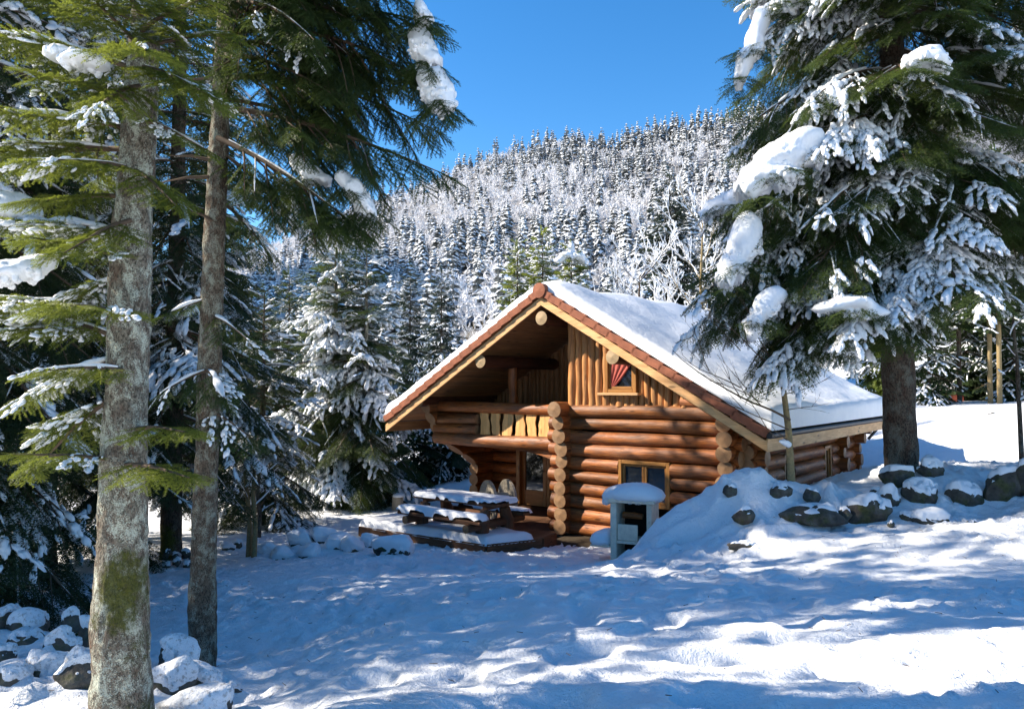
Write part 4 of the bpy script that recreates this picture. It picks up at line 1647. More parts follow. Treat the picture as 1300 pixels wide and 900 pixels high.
def build_tree(name, cf, base, trunk_pts, trunk_r, label, cat="spruce", group=None, needle=None, bark=None, seg=14, moss=None, snow=True, limb_mat=None, tri_limbs=5, knobs=0.0):
    """thing > trunk, limbs, crown, snow; all in the tree's own axes"""
    root = empty(name, base, 0, label, cat, group)
    tp = np.array(trunk_pts, float)
    # trunk, resampled and roughened
    L = np.concatenate([[0], np.cumsum(np.linalg.norm(np.diff(tp, axis=0), axis=1))])
    n = max(12, int(L[-1] / (.035 if seg > 40 else .15)))
    tt = np.linspace(0, L[-1], n)
    pts = np.stack([np.interp(tt, L, tp[:, k]) for k in range(3)], 1)
    rad = np.interp(tt, L, trunk_r)
    ang = np.arange(seg) * 2 * math.pi / seg
    X = pts[:, None, 0] + np.cos(ang)[None] * rad[:, None]
    Y = pts[:, None, 1] + np.sin(ang)[None] * rad[:, None]
    Z = np.repeat(pts[:, 2:3], seg, 1)
    V = np.stack([X, Y, Z], -1).reshape(-1, 3)
    nrm = np.stack([np.tile(np.cos(ang), n), np.tile(np.sin(ang), n), np.zeros(n * seg)], 1)
    rr = np.repeat(rad, seg)
    V = V + nrm * ((fbm(V * np.array([5, 5, 3.0]), 81, 4) - .5) * rr * .34)[:, None]
    if seg > 40: V = V + nrm * ((fbm(V * np.array([34, 34, 20.0]), 82, 3) - .5) * .022)[:, None]
    ms = np.zeros(len(V))
    if moss:
        for (mx, mz, rx, rz, amp) in moss:
            ms = np.maximum(ms, amp * np.exp(-(((V[:, 0] - mx) / rx) ** 2 + ((V[:, 2] - mz) / rz) ** 2) ** 2) * (nrm[:, 1] < .3))
    idx = np.arange(n * seg).reshape(n, seg)
    q = np.stack([idx[:-1], np.roll(idx, -1, 1)[:-1], np.roll(idx, -1, 1)[1:], idx[1:]], -1).reshape(-1, 4)
    mesh_np("trunk", V, None, q, [bark or BARK_DK], None, True, {"moss": ms}, root)
    if cf is None: return root
    # limbs
    if cf.tubes:
        VV, QQ, b = [], [], 0
        sg = tri_limbs
        an = np.arange(sg) * 2 * math.pi / sg
        for pts_, r_ in cf.tubes:
            p = np.array(pts_); m = len(p)
            T = np.gradient(p, axis=0); T /= np.linalg.norm(T, axis=1)[:, None] + 1e-9
            ref = np.array([0, 0, 1.0])
            A = np.cross(ref, T); A /= np.linalg.norm(A, axis=1)[:, None] + 1e-9
            B = np.cross(T, A)
            r_ = np.asarray(r_)
            ring = p[:, None] + (np.cos(an)[None, :, None] * A[:, None] + np.sin(an)[None, :, None] * B[:, None]) * r_[:, None, None]
            VV.append(ring.reshape(-1, 3))
            ix = np.arange(m * sg).reshape(m, sg)
            QQ.append(np.stack([ix[:-1], np.roll(ix, -1, 1)[:-1], np.roll(ix, -1, 1)[1:], ix[1:]], -1).reshape(-1, 4) + b)
            b += m * sg
        mesh_np("limbs", np.concatenate(VV), None, np.concatenate(QQ), [limb_mat or BARK_TW], None, True, None, root)
    Vf, tint = cf.foliage()
    if len(Vf):
        mesh_np("crown", Vf, np.arange(len(Vf)).reshape(-1, 3), None, [needle or NEED_DARK], None, False, {"tint": tint}, root)
    if snow:
        sm = cf.snow_mesh()
        rm = cf.rib_mesh()
        if sm and rm: mesh_np("snow_load", np.concatenate([sm[0], rm[0]]), sm[1], rm[1] + len(sm[0]), [SNOWF], None, True, None, root)
        elif sm or rm: mesh_np("snow_load", (sm or rm)[0], sm[1] if sm else None, rm[1] if rm else None, [SNOWF], None, True, None, root)
    return root


def snow_clump(root, blobs, seed=0, name="snow_clump", sub=4, rough=.15, fringe=34):
    """a heavy pad of snow: overlapping lumps melted into one surface; blobs = (centre, radii) in the tree's own axes"""
    bm = bmesh.new()
    bmesh.ops.create_icosphere(bm, subdivisions=sub, radius=1.0)
    D = np.array([v.co[:] for v in bm.verts])
    T = np.array([[v.index for v in f.verts] for f in bm.faces])
    bm.free()
    cs = np.array([b[0] for b in blobs], float); rs = np.array([b[1] for b in blobs], float)
    ctr = cs.mean(0)
    # march outward along each direction until the field of all lumps falls below one
    r = np.full(len(D), 0.02)
    big = np.abs(cs - ctr).max() + rs.max() + .1
    ts = np.linspace(0, big, 90)
    best = np.zeros(len(D))
    for t in ts:
        p = ctr + D * t
        f = np.zeros(len(D))
        for c, rr in zip(cs, rs):
            f += np.exp(1.6 * (1 - (((p - c) / rr) ** 2).sum(1)))
        best = np.where(f > 1, t, best)
    V = ctr + D * best[:, None]
    sc = rs.mean()
    V = V + D * ((fbm(V / sc * 1.3, seed, 3) - .5) * rough * 3.2 * sc)[:, None]
    V = V + D * ((fbm(V / sc * 4.5, seed + 3, 3) - .5) * rough * 1.3 * sc)[:, None]
    # the underside is shallower and hangs in ragged points between the twigs
    low = V[:, 2] < ctr[2]
    rag = vnoise(np.stack([V[:, 0], V[:, 1], 0 * V[:, 2]], 1) / sc * 5, seed + 7)
    V[:, 2] = np.where(low, ctr[2] + (V[:, 2] - ctr[2]) * (.45 + .55 * rag), V[:, 2])
    rs2 = np.random.RandomState(seed)
    VV, TT, b = [V], [T], len(V)
    V0, T0 = _IC[2]
    if fringe:
        for k in range(fringe):
            i = rs2.randint(len(V))
            while D[i, 2] > .45: i = rs2.randint(len(V))
            R_ = np.array([rs2.uniform(.12, .30), rs2.uniform(.12, .28), rs2.uniform(.12, .34)]) * sc
            c = V[i] * .93 + ctr * .07 + np.array([0, 0, -rs2.uniform(0, .15) * sc])
            W = V0 * R_ * (1 + rs2.uniform(-.15, .15, (len(V0), 1))) + c
            VV.append(W); TT.append(T0 + b); b += len(V0)
    return mesh_np(name, np.concatenate(VV), np.concatenate(TT), None, [SNOWF], None, True, None, root)


def on(px, py, Y, base):
    """measured point in a tree's own axes"""
    return P(px, py, Y) - np.array(base)


def aim(cf, base, p_from, p_to, dens=1.0, droop=.3, upturn=.2, width=.42, sn=None, tint=None, hang=.2, t0=.12, rad=None):
    """grow a limb from one measured point to another"""
    a, b = np.array(p_from), np.array(p_to)
    d = b - a
    L = np.linalg.norm(d)
    hz = math.hypot(d[0], d[1])
    pit = math.atan2(d[2], hz) + droop * .5 - upturn * .16
    cf.branch(a, math.atan2(d[1], d[0]), L * 1.03, pit, droop, upturn, dens, 0, t0, sn, tint, width, hang, rad)


# --- the lichen covered fir in front
b1 = np.array([*P(152, 905, 4.3)[:2], 1.32])
cf = Conifer(1, "hi", .27, .22, .8)
tr1 = [on(152, 925, 4.3, b1), on(153, 860, 4.3, b1), on(157, 640, 4.3, b1), on(167, 300, 4.3, b1), on(184, 60, 4.3, b1), on(203, -250, 4.3, b1)]
tr1 += [tr1[-1] + np.array([.12, .05, 7.0])]
rad1 = [.185, .155, .128, .102, .080, .066, .02]
for (x0, y0, Y0, x1, y1, Y1, dn, sn, w) in [
    (150, 585, 4.25, 22, 578, 3.9, 1.0, .10, .30), (160, 590, 4.2, 238, 606, 3.8, .9, .05, .30), (172, 545, 4.25, 250, 548, 3.9, .8, .15, .3),
    (150, 455, 4.3, 0, 520, 4.1, 1.1, .45, .36), (150, 430, 4.4, 40, 400, 4.9, 1.0, .4, .36), (152, 500, 4.2, 20, 600, 4.5, 1.0, .35, .32),
    (160, 350, 4.3, 10, 420, 4.4, 1.0, .40, .36), (160, 330, 4.25, 40, 300, 3.8, 1.0, .30, .36), (162, 300, 4.4, -10, 280, 4.6, 1.0, .6, .36),
    (165, 250, 4.3, 30, 255, 4.0, 1.1, .15, .36), (168, 215, 4.25, 55, 200, 3.7, 1.1, .12, .36), (170, 165, 4.3, 15, 150, 4.1, 1.1, .4, .38),
    (172, 130, 4.25, 40, 90, 3.9, 1.1, .25, .38), (175, 90, 4.3, -20, 45, 4.3, 1.1, .55, .38), (178, 60, 4.25, 90, -20, 3.8, 1.1, .3, .38),
    (155, 470, 4.2, 60, 470, 3.7, 1.1, .2, .36), (150, 520, 4.35, 45, 545, 4.6, 1.0, .3, .36), (158, 400, 4.2, 75, 385, 3.6, 1.1, .15, .36), (150, 400, 4.4, -10, 380, 4.8, 1.0, .4, .38), (165, 280, 4.2, 70, 320, 3.7, 1.1, .15, .36), (170, 190, 4.4, -15, 215, 4.7, 1.0, .35, .38), (176, 110, 4.2, 100, 140, 3.6, 1.1, .1, .36), (180, 30, 4.3, 20, -20, 4.2, 1.1, .3, .38),
    (178, 85, 4.25, 285, 130, 3.9, 1.0, .3, .36), (180, 60, 4.3, 300, 50, 4.2, 1.0, .4, .36), (180, 40, 4.2, 250, -10, 3.8, 1.0, .3, .36),
    (176, 150, 4.25, 262, 190, 4.1, .8, .3, .3), (168, 215, 4.25, 225, 260, 3.9, .8, .2, .3), (180, 20, 4.2, 150, -40, 3.5, 1.0, .3, .36), (176, 70, 4.15, 160, 60, 3.4, .9, .15, .3)]:
    aim(cf, b1, on(x0, y0, Y0, b1), on(x1, y1, Y1, b1), dn * 1.6, .35, .2, w, sn, None, .18)
top1 = Conifer(2, "lo", .42, .4)
top1.crown(5.4, 10.5, lambda t: 1.7 * (1 - t) ** .8 + .1, 4, .6, 0, .5, .5, .6)
t1 = build_tree("fir_tree", cf, b1, tr1, rad1, "tall fir with the thick lichen grey trunk and a green moss patch", "fir tree", None, NEED_LIT, BARK, 72,
                [(.05, .86, .13, .26, .9), (.14, .55, .08, .3, .5), (.13, .10, .12, .2, .7), (-.08, .70, .07, .08, .6)])
Vf, tint = top1.foliage()
mesh_np("crown", Vf, np.arange(len(Vf)).reshape(-1, 3), None, [NEED_LIT], None, False, {"tint": tint}, t1)
snow_clump(t1, [(on(0, 352, 4.0, b1), (.16, .14, .06)), (on(30, 340, 4.05, b1), (.12, .12, .05)), (on(55, 333, 4.1, b1), (.08, .09, .04))], 3)
snow_clump(t1, [(on(108, 80, 3.9, b1), (.12, .12, .05)), (on(80, 70, 3.95, b1), (.10, .1, .04))], 4)
snow_clump(t1, [(on(10, 262, 4.5, b1), (.17, .14, .09)), (on(30, 275, 4.5, b1), (.10, .12, .07))], 5)

# --- the slimmer fir just behind it, with long boughs reaching to the right
b2 = np.array([*P(256, 858, 6.5)[:2], .76])
cf = Conifer(5, "hi", .31, .32, .8)
tr2 = [on(255, 885, 6.5, b2), on(256, 845, 6.5, b2), on(259, 700, 6.5, b2), on(268, 400, 6.5, b2), on(279, 150, 6.5, b2), on(291, -50, 6.5, b2)]
tr2 += [tr2[-1] + np.array([.1, 0, 6.0])]
rad2 = [.15, .120, .106, .092, .076, .066, .02]
for (x0, y0, Y0, x1, y1, Y1, dn, sn, w, dr) in [
    (280, 45, 6.4, 548, 110, 6.0, 1.1, .25, .44, .9), (280, 20, 6.5, 545, 20, 5.9, 1.2, .2, .42, .5), (278, 135, 6.4, 568, 225, 6.1, 1.1, .15, .36, .35), (276, 125, 6.5, 470, 165, 7.1, 1.0, .3, .36, .3),
    (276, 175, 6.4, 470, 300, 6.0, 1.1, .4, .40, .3), (274, 190, 6.5, 380, 290, 6.6, 1.0, .35, .42, .5), (285, -20, 6.5, 520, 40, 6.4, 1.1, .1, .40, .8), (285, -35, 6.4, 470, -20, 5.9, 1.1, .2, .40, .5),
    (283, 5, 6.4, 420, 60, 5.6, 1.0, .2, .4, .6), (280, 70, 6.4, 400, 110, 5.7, 1.0, .25, .4, .5), (276, 100, 6.6, 190, 120, 6.9, .8, .4, .34, .4), (272, 250, 6.5, 350, 330, 6.9, .9, .4, .40, .6),
    (268, 380, 6.45, 215, 395, 6.4, .8, .5, .34, .3), (266, 400, 6.5, 330, 440, 6.2, .9, .55, .4, .4), (264, 470, 6.4, 200, 500, 6.2, .8, .4, .4, .4), (262, 520, 6.5, 330, 560, 6.4, .9, .4, .4, .4),
    (264, 470, 6.4, 300, 505, 5.9, .9, .5, .36, .3), (285, -60, 6.4, 380, 10, 5.6, 1, .2, .4, .6), (278, 100, 6.4, 560, 160, 6.4, 1.1, .15, .42, .7), (282, 60, 6.4, 530, 95, 6.4, 1.1, .15, .42, .7), (285, -60, 6.5, 200, -10, 6.6, 1, .2, .4, .6), (286, -90, 6.5, 500, -10, 5.6, 1, .2, .4, .6)]:
    aim(cf, b2, on(x0, y0, Y0, b2), on(x1, y1, Y1, b2), dn * 1.1, dr, .1, w, sn, None, .5)
for (px, py, Y, rad, n) in [(540, 75, 5.95, (.13, .14, .15), 18), (557, 125, 5.95, (.14, .14, .16), 22), (537, 20, 5.9, (.08, .1, .1), 12), (460, 262, 6.0, (.1, .12, .12), 16), (440, 235, 6.0, (.1, .12, .1), 12), (392, 222, 6.2, (.12, .12, .1), 12)]:
    cf.skirt(on(px, py, Y, b2), rad, n, .30, 1.0)
for (x0, y0, x1, y1) in [(270, 225, 205, 232), (272, 205, 215, 198), (276, 285, 240, 268)]:        # dead snags
    a, c = on(x0, y0, 6.45, b2), on(x1, y1, 6.3, b2)
    cf.tubes.append(([a, (a + c) / 2 + [0, 0, .02], c], [.02, .013, .004]))
t2 = build_tree("fir_tree", cf, b2, tr2, rad2, "slim brown trunked fir whose long boughs hang against the blue sky", "fir tree", None, NEED_MID, BARK_SLIM, 48,
                [(-.1, .25, .1, .12, .6)])
top2 = Conifer(6, "lo", .42, .4)
top2.crown(7.2, 12, lambda t: 1.9 * (1 - t) ** .8 + .1, 5, .6, 0, .5, .5, .7)
Vf, tint = top2.foliage()
mesh_np("crown", Vf, np.arange(len(Vf)).reshape(-1, 3), None, [NEED_DARK], None, False, {"tint": tint}, t2)
snow_clump(t2, [(on(537, 62, 5.95, b2), (.11, .12, .13)), (on(546, 85, 5.95, b2), (.10, .12, .10)), (on(530, 45, 5.95, b2), (.07, .08, .08))], 11)
snow_clump(t2, [(on(556, 118, 5.95, b2), (.13, .13, .16)), (on(563, 138, 5.95, b2), (.09, .1, .10)), (on(545, 100, 5.95, b2), (.10, .1, .10))], 12)
snow_clump(t2, [(on(533, 15, 5.9, b2), (.06, .08, .10)), (on(540, 25, 5.9, b2), (.06, .07, .06))], 13)
snow_clump(t2, [(on(450, 240, 6.0, b2), (.09, .10, .08)), (on(462, 262, 6.0, b2), (.08, .1, .10)), (on(470, 280, 6.0, b2), (.06, .08, .09)), (on(435, 225, 6.0, b2), (.07, .08, .06))], 14)
snow_clump(t2, [(on(395, 225, 6.2, b2), (.10, .1, .09)), (on(380, 205, 6.2, b2), (.08, .1, .08)), (on(412, 232, 6.2, b2), (.07, .08, .06))], 15)


def spruce(px, py, Y, H, radius, z_low, seed, label, lod="mid", spray=.45, snow=.5, gap=.5, per=5, trunk=.16, group=None, needle=None, lean=(0, 0), droop=.8, dens=.9, moss=None, cat="spruce", ground=None, az_ok=None, snow_scale=1.0, bark=None, shape=.75, hang=.3, width=.42):
    p = P(px, py, Y)
    zb = gz(p[0], p[1]) if ground is None else ground
    base = np.array([p[0], p[1], zb - .05])
    cf = Conifer(seed, lod, spray, snow, snow_scale)
    cf.crown(z_low, H, lambda t: radius * (1 - t) ** shape + .12, per, gap, -.30, .55, droop, dens, lean, az_ok, (0, 0), hang, width)
    tp = [(0, 0, -.2), (0, 0, .25), (lean[0] * H * .5, lean[1] * H * .5, H * .5), (lean[0] * H, lean[1] * H, H)]
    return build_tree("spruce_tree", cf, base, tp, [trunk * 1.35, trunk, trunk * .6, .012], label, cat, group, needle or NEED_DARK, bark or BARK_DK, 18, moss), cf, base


# --- the big spruce right of the cabin
bR = np.array([*P(1144, 590, 13)[:2], 1.83])
cf = Conifer(21, "mid", .44, .37, 1.3)
cf.crown(3.8, 21.0, lambda t: 3.55 * (1 - t) ** .62 + .15, 6, .60, -.36, .5, .72, 1.2, (0, 0), lambda a, z: not (z < 4.9 and math.cos(a) > .1), (0, 0), .20, .44)
for (x1, y1, Y1, z0, sn) in [(882, 425, 12.2, 3.9, .65), (905, 380, 11.6, 4.4, .65), (985, 475, 11.4, 2.9, .65), (1100, 400, 11.0, 3.3, .8), (1040, 430, 11.0, 3.0, .8), (935, 300, 11.6, 5.2, .7), (900, 270, 12.6, 5.6, .6),
                            (925, 180, 12.6, 6.9, .45), (945, 60, 12.8, 8.2, .6), (1080, 270, 10.6, 4.9, .6), (1170, 130, 10.6, 6.6, .75), (1230, 330, 11.0, 3.9, .7), (1290, 210, 11.2, 5.4, .7), (1250, 250, 10.8, 4.9, .7), (1310, 340, 12, 3.9, .6), (1010, 200, 11.2, 6.0, .8), (1060, 130, 10.8, 6.8, .6), (965, 20, 12.8, 9.0, .8)]:
    e = on(x1, y1, Y1, bR)
    a = np.array([0, 0, z0 + .1])
    aim(cf, bR, a, e, 1.1, .75, .1, .42, sn, None, .45)
for (px, py, Y, rad, n) in [(990, 215, 11.3, (.5, .5, .3), 40), (970, 250, 11.2, (.35, .4, .2), 20), (1175, 82, 10.6, (.3, .35, .15), 18), (940, 325, 11.5, (.3, .35, .4), 26), (925, 360, 11.5, (.2, .25, .2), 14), (968, 400, 11.2, (.2, .25, .3), 20),
                            (950, 60, 12.6, (.2, .25, .3), 24), (942, 100, 12.6, (.2, .25, .25), 18), (1005, 5, 12.4, (.3, .3, .12), 18), (920, 262, 12.6, (.35, .3, .12), 24), (1080, 392, 10.9, (.4, .35, .12), 26)]:
    cf.skirt(on(px, py, Y, bR), rad, n, .42)
tR = build_tree("spruce_tree", cf, bR, [(0, 0, -.3), (0, 0, .1), (-.02, 0, 3), (0, 0, 10), (0, 0, 21)], [.33, .275, .245, .16, .02], "huge spruce with heavy snow pads right of the cabin, its trunk behind the boulders", "spruce", None, NEED_MID, BARK_DK, 40, [(.1, .1, .3, .3, .3)])
snow_clump(tR, [(on(1018, 178, 11.3, bR), (.30, .34, .17)), (on(990, 200, 11.3, bR), (.36, .38, .24)), (on(962, 228, 11.3, bR), (.28, .30, .24)), (on(992, 232, 11.2, bR), (.32, .32, .20)), (on(1030, 198, 11.3, bR), (.20, .26, .16)), (on(948, 250, 11.3, bR), (.20, .26, .16))], 21, sub=5)
snow_clump(tR, [(on(1170, 78, 10.6, bR), (.26, .3, .17)), (on(1185, 85, 10.6, bR), (.22, .26, .14))], 22)
snow_clump(tR, [(on(945, 310, 11.5, bR), (.25, .26, .30)), (on(930, 345, 11.5, bR), (.22, .26, .30)), (on(950, 285, 11.5, bR), (.20, .2, .2)), (on(920, 368, 11.5, bR), (.14, .2, .15))], 23, sub=5)
snow_clump(tR, [(on(970, 390, 11.2, bR), (.16, .2, .22)), (on(957, 420, 11.2, bR), (.14, .2, .24)), (on(985, 375, 11.2, bR), (.16, .18, .14))], 24)
snow_clump(tR, [(on(945, 85, 12.6, bR), (.15, .2, .30)), (on(958, 55, 12.6, bR), (.17, .22, .28)), (on(966, 25, 12.6, bR), (.15, .2, .25)), (on(940, 110, 12.6, bR), (.12, .15, .18))], 25)
snow_clump(tR, [(on(1000, 5, 12.4, bR), (.28, .3, .12)), (on(1015, -5, 12.4, bR), (.25, .3, .12))], 26)
snow_clump(tR, [(on(915, 262, 12.6, bR), (.30, .26, .13)), (on(900, 275, 12.6, bR), (.20, .2, .10)), (on(940, 248, 12.5, bR), (.25, .2, .14))], 27)
snow_clump(tR, [(on(1080, 385, 10.9, bR), (.34, .3, .12)), (on(1110, 400, 10.9, bR), (.22, .24, .12)), (on(1050, 392, 10.9, bR), (.22, .24, .10))], 28)

# --- other spruces round the clearing
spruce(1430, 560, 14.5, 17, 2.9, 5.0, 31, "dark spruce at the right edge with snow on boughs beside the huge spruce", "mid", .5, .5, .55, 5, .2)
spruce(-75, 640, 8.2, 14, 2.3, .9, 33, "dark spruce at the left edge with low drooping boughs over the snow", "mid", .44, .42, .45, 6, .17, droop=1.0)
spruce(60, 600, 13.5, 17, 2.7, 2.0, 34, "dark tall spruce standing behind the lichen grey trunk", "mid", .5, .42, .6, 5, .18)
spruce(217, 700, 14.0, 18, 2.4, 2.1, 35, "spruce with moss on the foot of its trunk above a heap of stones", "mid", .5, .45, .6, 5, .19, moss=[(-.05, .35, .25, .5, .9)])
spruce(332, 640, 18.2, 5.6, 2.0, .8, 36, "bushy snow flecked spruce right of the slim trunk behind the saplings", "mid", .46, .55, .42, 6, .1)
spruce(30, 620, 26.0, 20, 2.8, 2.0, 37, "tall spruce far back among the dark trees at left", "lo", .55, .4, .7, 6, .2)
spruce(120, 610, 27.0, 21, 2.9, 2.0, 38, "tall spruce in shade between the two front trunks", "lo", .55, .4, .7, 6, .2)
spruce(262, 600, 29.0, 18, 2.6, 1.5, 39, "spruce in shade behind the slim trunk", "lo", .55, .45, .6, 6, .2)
spruce(424, 640, 22.5, 8.6, 2.5, 1.1, 41, "snow laden spruce left of the cabin with a pale trunk", "mid", .46, .56, .40, 6, .17, bark=BARK, snow_scale=1.7, ground=-.28, dens=1.0, needle=NEED_MID)
spruce(463, 642, 22.0, 7.6, 2.2, 1.0, 42, "snow laden spruce close by the cabin's left eave, right one of a pair", "mid", .46, .54, .42, 6, .15, bark=BARK, snow_scale=1.7, ground=-.28, dens=1.0, needle=NEED_MID)
spruce(565, 620, 27.0, 4.2, 1.7, .2, 43, "small bluish conifer bush seen under the balcony corbel", "lo", .5, .55, .35, 7, .06)
spruce(525, 625, 26.0, 3.4, 1.5, .2, 44, "low snowy conifer between the spruce pair and the balcony", "lo", .5, .6, .35, 7, .06)
spruce(385, 625, 27.0, 5.0, 1.9, .3, 45, "low bushy conifer in shade left of the spruce pair", "lo", .5, .6, .4, 7, .06)
spruce(318, 600, 30.0, 6.5, 1.9, .4, 46, "snow flecked spruce behind the thin saplings", "lo", .55, .6, .45, 6, .12)
spruce(365, 560, 42.0, 9.0, 2.0, .6, 47, "slender spruce far behind the spruce pair", "lo", .7, .6, .6, 6, .14)
spruce(158, 690, 16.3, 10.5, 1.8, 1.6, 48, "narrow spruce added to dapple the cabin front, just right of the lichen grey trunk", "mid", .46, .45, .5, 5, .13)  # added tree that throws dappled shade on the front wall
# behind the roof
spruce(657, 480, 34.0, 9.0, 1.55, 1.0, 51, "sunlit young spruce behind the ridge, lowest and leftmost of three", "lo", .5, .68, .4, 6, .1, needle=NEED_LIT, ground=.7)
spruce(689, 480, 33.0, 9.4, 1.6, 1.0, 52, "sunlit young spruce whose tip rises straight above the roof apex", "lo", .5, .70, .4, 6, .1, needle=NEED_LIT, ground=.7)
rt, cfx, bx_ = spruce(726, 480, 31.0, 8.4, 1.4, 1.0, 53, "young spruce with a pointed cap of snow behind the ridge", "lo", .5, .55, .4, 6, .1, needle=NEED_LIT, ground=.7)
snow_clump(rt, [((0, 0, 8.35), (.14, .18, .28)), ((-.25, -.1, 8.05), (.28, .3, .16)), ((-.5, -.15, 7.8), (.26, .25, .14)), ((.3, -.1, 8.0), (.30, .3, .17)), ((.55, -.1, 7.7), (.22, .25, .16))], 53)
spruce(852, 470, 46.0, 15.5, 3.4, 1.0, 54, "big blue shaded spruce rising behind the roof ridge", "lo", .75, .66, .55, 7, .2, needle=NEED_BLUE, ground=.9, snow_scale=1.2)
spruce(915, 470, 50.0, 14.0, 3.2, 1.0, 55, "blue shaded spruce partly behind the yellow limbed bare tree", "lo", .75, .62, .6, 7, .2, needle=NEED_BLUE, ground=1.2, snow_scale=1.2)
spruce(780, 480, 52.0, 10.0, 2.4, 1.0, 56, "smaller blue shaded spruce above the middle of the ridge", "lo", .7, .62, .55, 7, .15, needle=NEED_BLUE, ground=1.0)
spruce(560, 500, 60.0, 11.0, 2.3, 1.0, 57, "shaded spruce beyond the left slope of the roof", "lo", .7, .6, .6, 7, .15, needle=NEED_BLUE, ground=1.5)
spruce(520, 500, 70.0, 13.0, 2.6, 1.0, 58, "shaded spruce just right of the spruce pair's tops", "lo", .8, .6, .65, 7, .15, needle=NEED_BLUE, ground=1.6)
# right background
for (px, Y, H, rr, sd2, lb) in [(1180, 31, 4.5, 1.5, 61, "snowy young conifer beside the red hut"), (1228, 34, 6, 1.9, 62, "snowy conifer behind the right end of the red hut"), (1288, 31, 5, 1.7, 63, "snowy conifer on the bank by the right edge"),
                                (1130, 44, 9, 2.4, 64, "sunlit yellow green conifer touching the roof's right end"), (1250, 36, 8, 2.2, 65, "snowy conifer behind the two sunlit bare trunks"), (1318, 33, 7, 2.0, 66, "snowy conifer beyond the dark right edge sapling")]:
    spruce(px, 500, Y, H, rr, .3, sd2, lb, "lo", .6, .66, .45, 7, .09, needle=NEED_LIT if sd2 == 64 else NEED_DARK)
for (px, Y, H, lb) in [(1257, 30, 9, "sunlit reddish trunk behind the bank, left one of two"), (1269, 29.5, 10, "sunlit reddish trunk behind the bank, right one of two"), (1218, 31, 9, "dark thin trunk right beside the red hut")]:
    p = P(px, 500, Y)
    cf = Conifer(int(px), "lo", .55, .55)
    cf.crown(H * .42, H, lambda t: 1.7 * (1 - t) ** .8 + .1, 5, .5, -.1, .5, .6, .8)
    build_tree("pine_tree", cf, np.array([p[0], p[1], gz(p[0], p[1]) - .1]), [(0, 0, -.2), (.05, 0, H * .5), (0, 0, H)], [.10, .075, .02], lb, "tree", None, NEED_DARK, BARK_YE if px != 1218 else BARK_DK, 10)


# ------------------------------------------------------------------ bare trees and saplings
def bare(name, base, pts, radii, twigs, label, cat, mat, snow_amt=0, seed=0, group=None, fine=0, depth2=4):
    rng = random.Random(seed)
    root = empty(name, base, 0, label, cat, group)
    m = MB(); m.tube(pts, radii, 10, .5, True, 0, .06, seed)
    me = m.build("trunk", mat, root)
    at = None
    tb, sb = MB(), MB()

    def limb(a, d, L, r, depth):
        n = max(3, int(L / .18))
        p = np.array(a, float); d = np.array(d, float); d /= np.linalg.norm(d)
        q = [p.copy()]
        for i in range(n):
            d = d + np.array([rng.uniform(-.14, .14), rng.uniform(-.14, .14), rng.uniform(-.06, .12)])
            d /= np.linalg.norm(d)
            p = p + d * L / n
            q.append(p.copy())
        rr = [r * (1 - .8 * i / n) for i in range(n + 1)]
        tb.tube(q, rr, 6 if depth < 2 else 4, rng.random(), False, 0, .05, rng.randint(0, 99))
        if snow_amt and rng.random() < snow_amt:
            sb.tube([x + np.array([0, 0, rr[i] * .6 + .014 * (L > .4)]) for i, x in enumerate(q)], [max(.013, x * 1.0) * rng.uniform(.6, 1.4) * (1.15 if snow_amt > .7 else 1) for x in rr], 5, .5, False)
        if depth < depth2 - 1:
            for k in range(twigs if depth == 0 else max(2, twigs - 1 - depth)):
                t = rng.uniform(.25, 1)
                i = min(n - 1, int(t * n))
                s = np.array([rng.uniform(-1, 1), rng.uniform(-1, 1), rng.uniform(-.3, .8)])
                dd = (q[i + 1] - q[i]); dd = dd / np.linalg.norm(dd) + s * .75
                limb(q[i], dd, L * rng.uniform(.3, .6), r * .5, depth + 1)
    return root, limb, tb, sb


def finish(root, tb, sb, mat):
    if tb.v: tb.build("branches", mat, root)
    if sb.v: sb.build("snow_load", SNOWF, root)


# sapling in front of the cabin's right side
bS = np.array([*P(1005, 610, 12.3)[:2], 1.6])
root, limb, tb, sb = bare("sapling", bS, [on(1006, 640, 12.3, bS), on(1004, 600, 12.3, bS), on(1001, 545, 12.3, bS), on(993, 480, 12.3, bS), on(980, 440, 12.3, bS)], [.07, .06, .05, .04, .02], 3,
                          "thin bare sapling with a yellow stem in front of the cabin's side windows", "sapling", BARK_YE, .0, 3)
for (x0, y0, x1, y1, r) in [(1003, 533, 865, 450, .022), (992, 475, 900, 405, .014), (940, 492, 862, 447, .010), (1000, 520, 1060, 515, .008), (998, 500, 1065, 490, .008), (965, 510, 890, 470, .010), (993, 480, 930, 380, .012), (900, 470, 870, 405, .008), (1002, 560, 985, 553, .012), (1001, 545, 880, 500, .012), (985, 555, 900, 498, .008), (940, 445, 905, 400, .008)]:
    a, c = on(x0, y0, 12.2, bS), on(x1, y1, 11.6, bS)
    limb(a, c - a, np.linalg.norm(c - a), r, 1)
sb.tube([on(1002, 565, 12.2, bS), on(996, 561, 12.15, bS), on(990, 560, 12.1, bS)], [.05, .06, .02], 8, .5, True)
finish(root, tb, sb, BARK_TW)
# dark sapling at the right edge
bS2 = np.array([*P(1298, 600, 13.5)[:2], gz(*P(1298, 600, 13.5)[:2]) - .05])
root, limb, tb, sb = bare("sapling", bS2, [(0, 0, -.1), (-.02, 0, .9), (-.04, 0, 1.9), (-.10, 0, 2.8)], [.045, .04, .032, .015], 3, "dark thin sapling on the bank at the right edge", "sapling", BARK_DK, .5, 4)
for k in range(6): limb((-.05, 0, 1.2 + k * .27), (random.Random(k).uniform(-1, 1), -.3, .4), .6, .010, 2)
finish(root, tb, sb, BARK_DK)
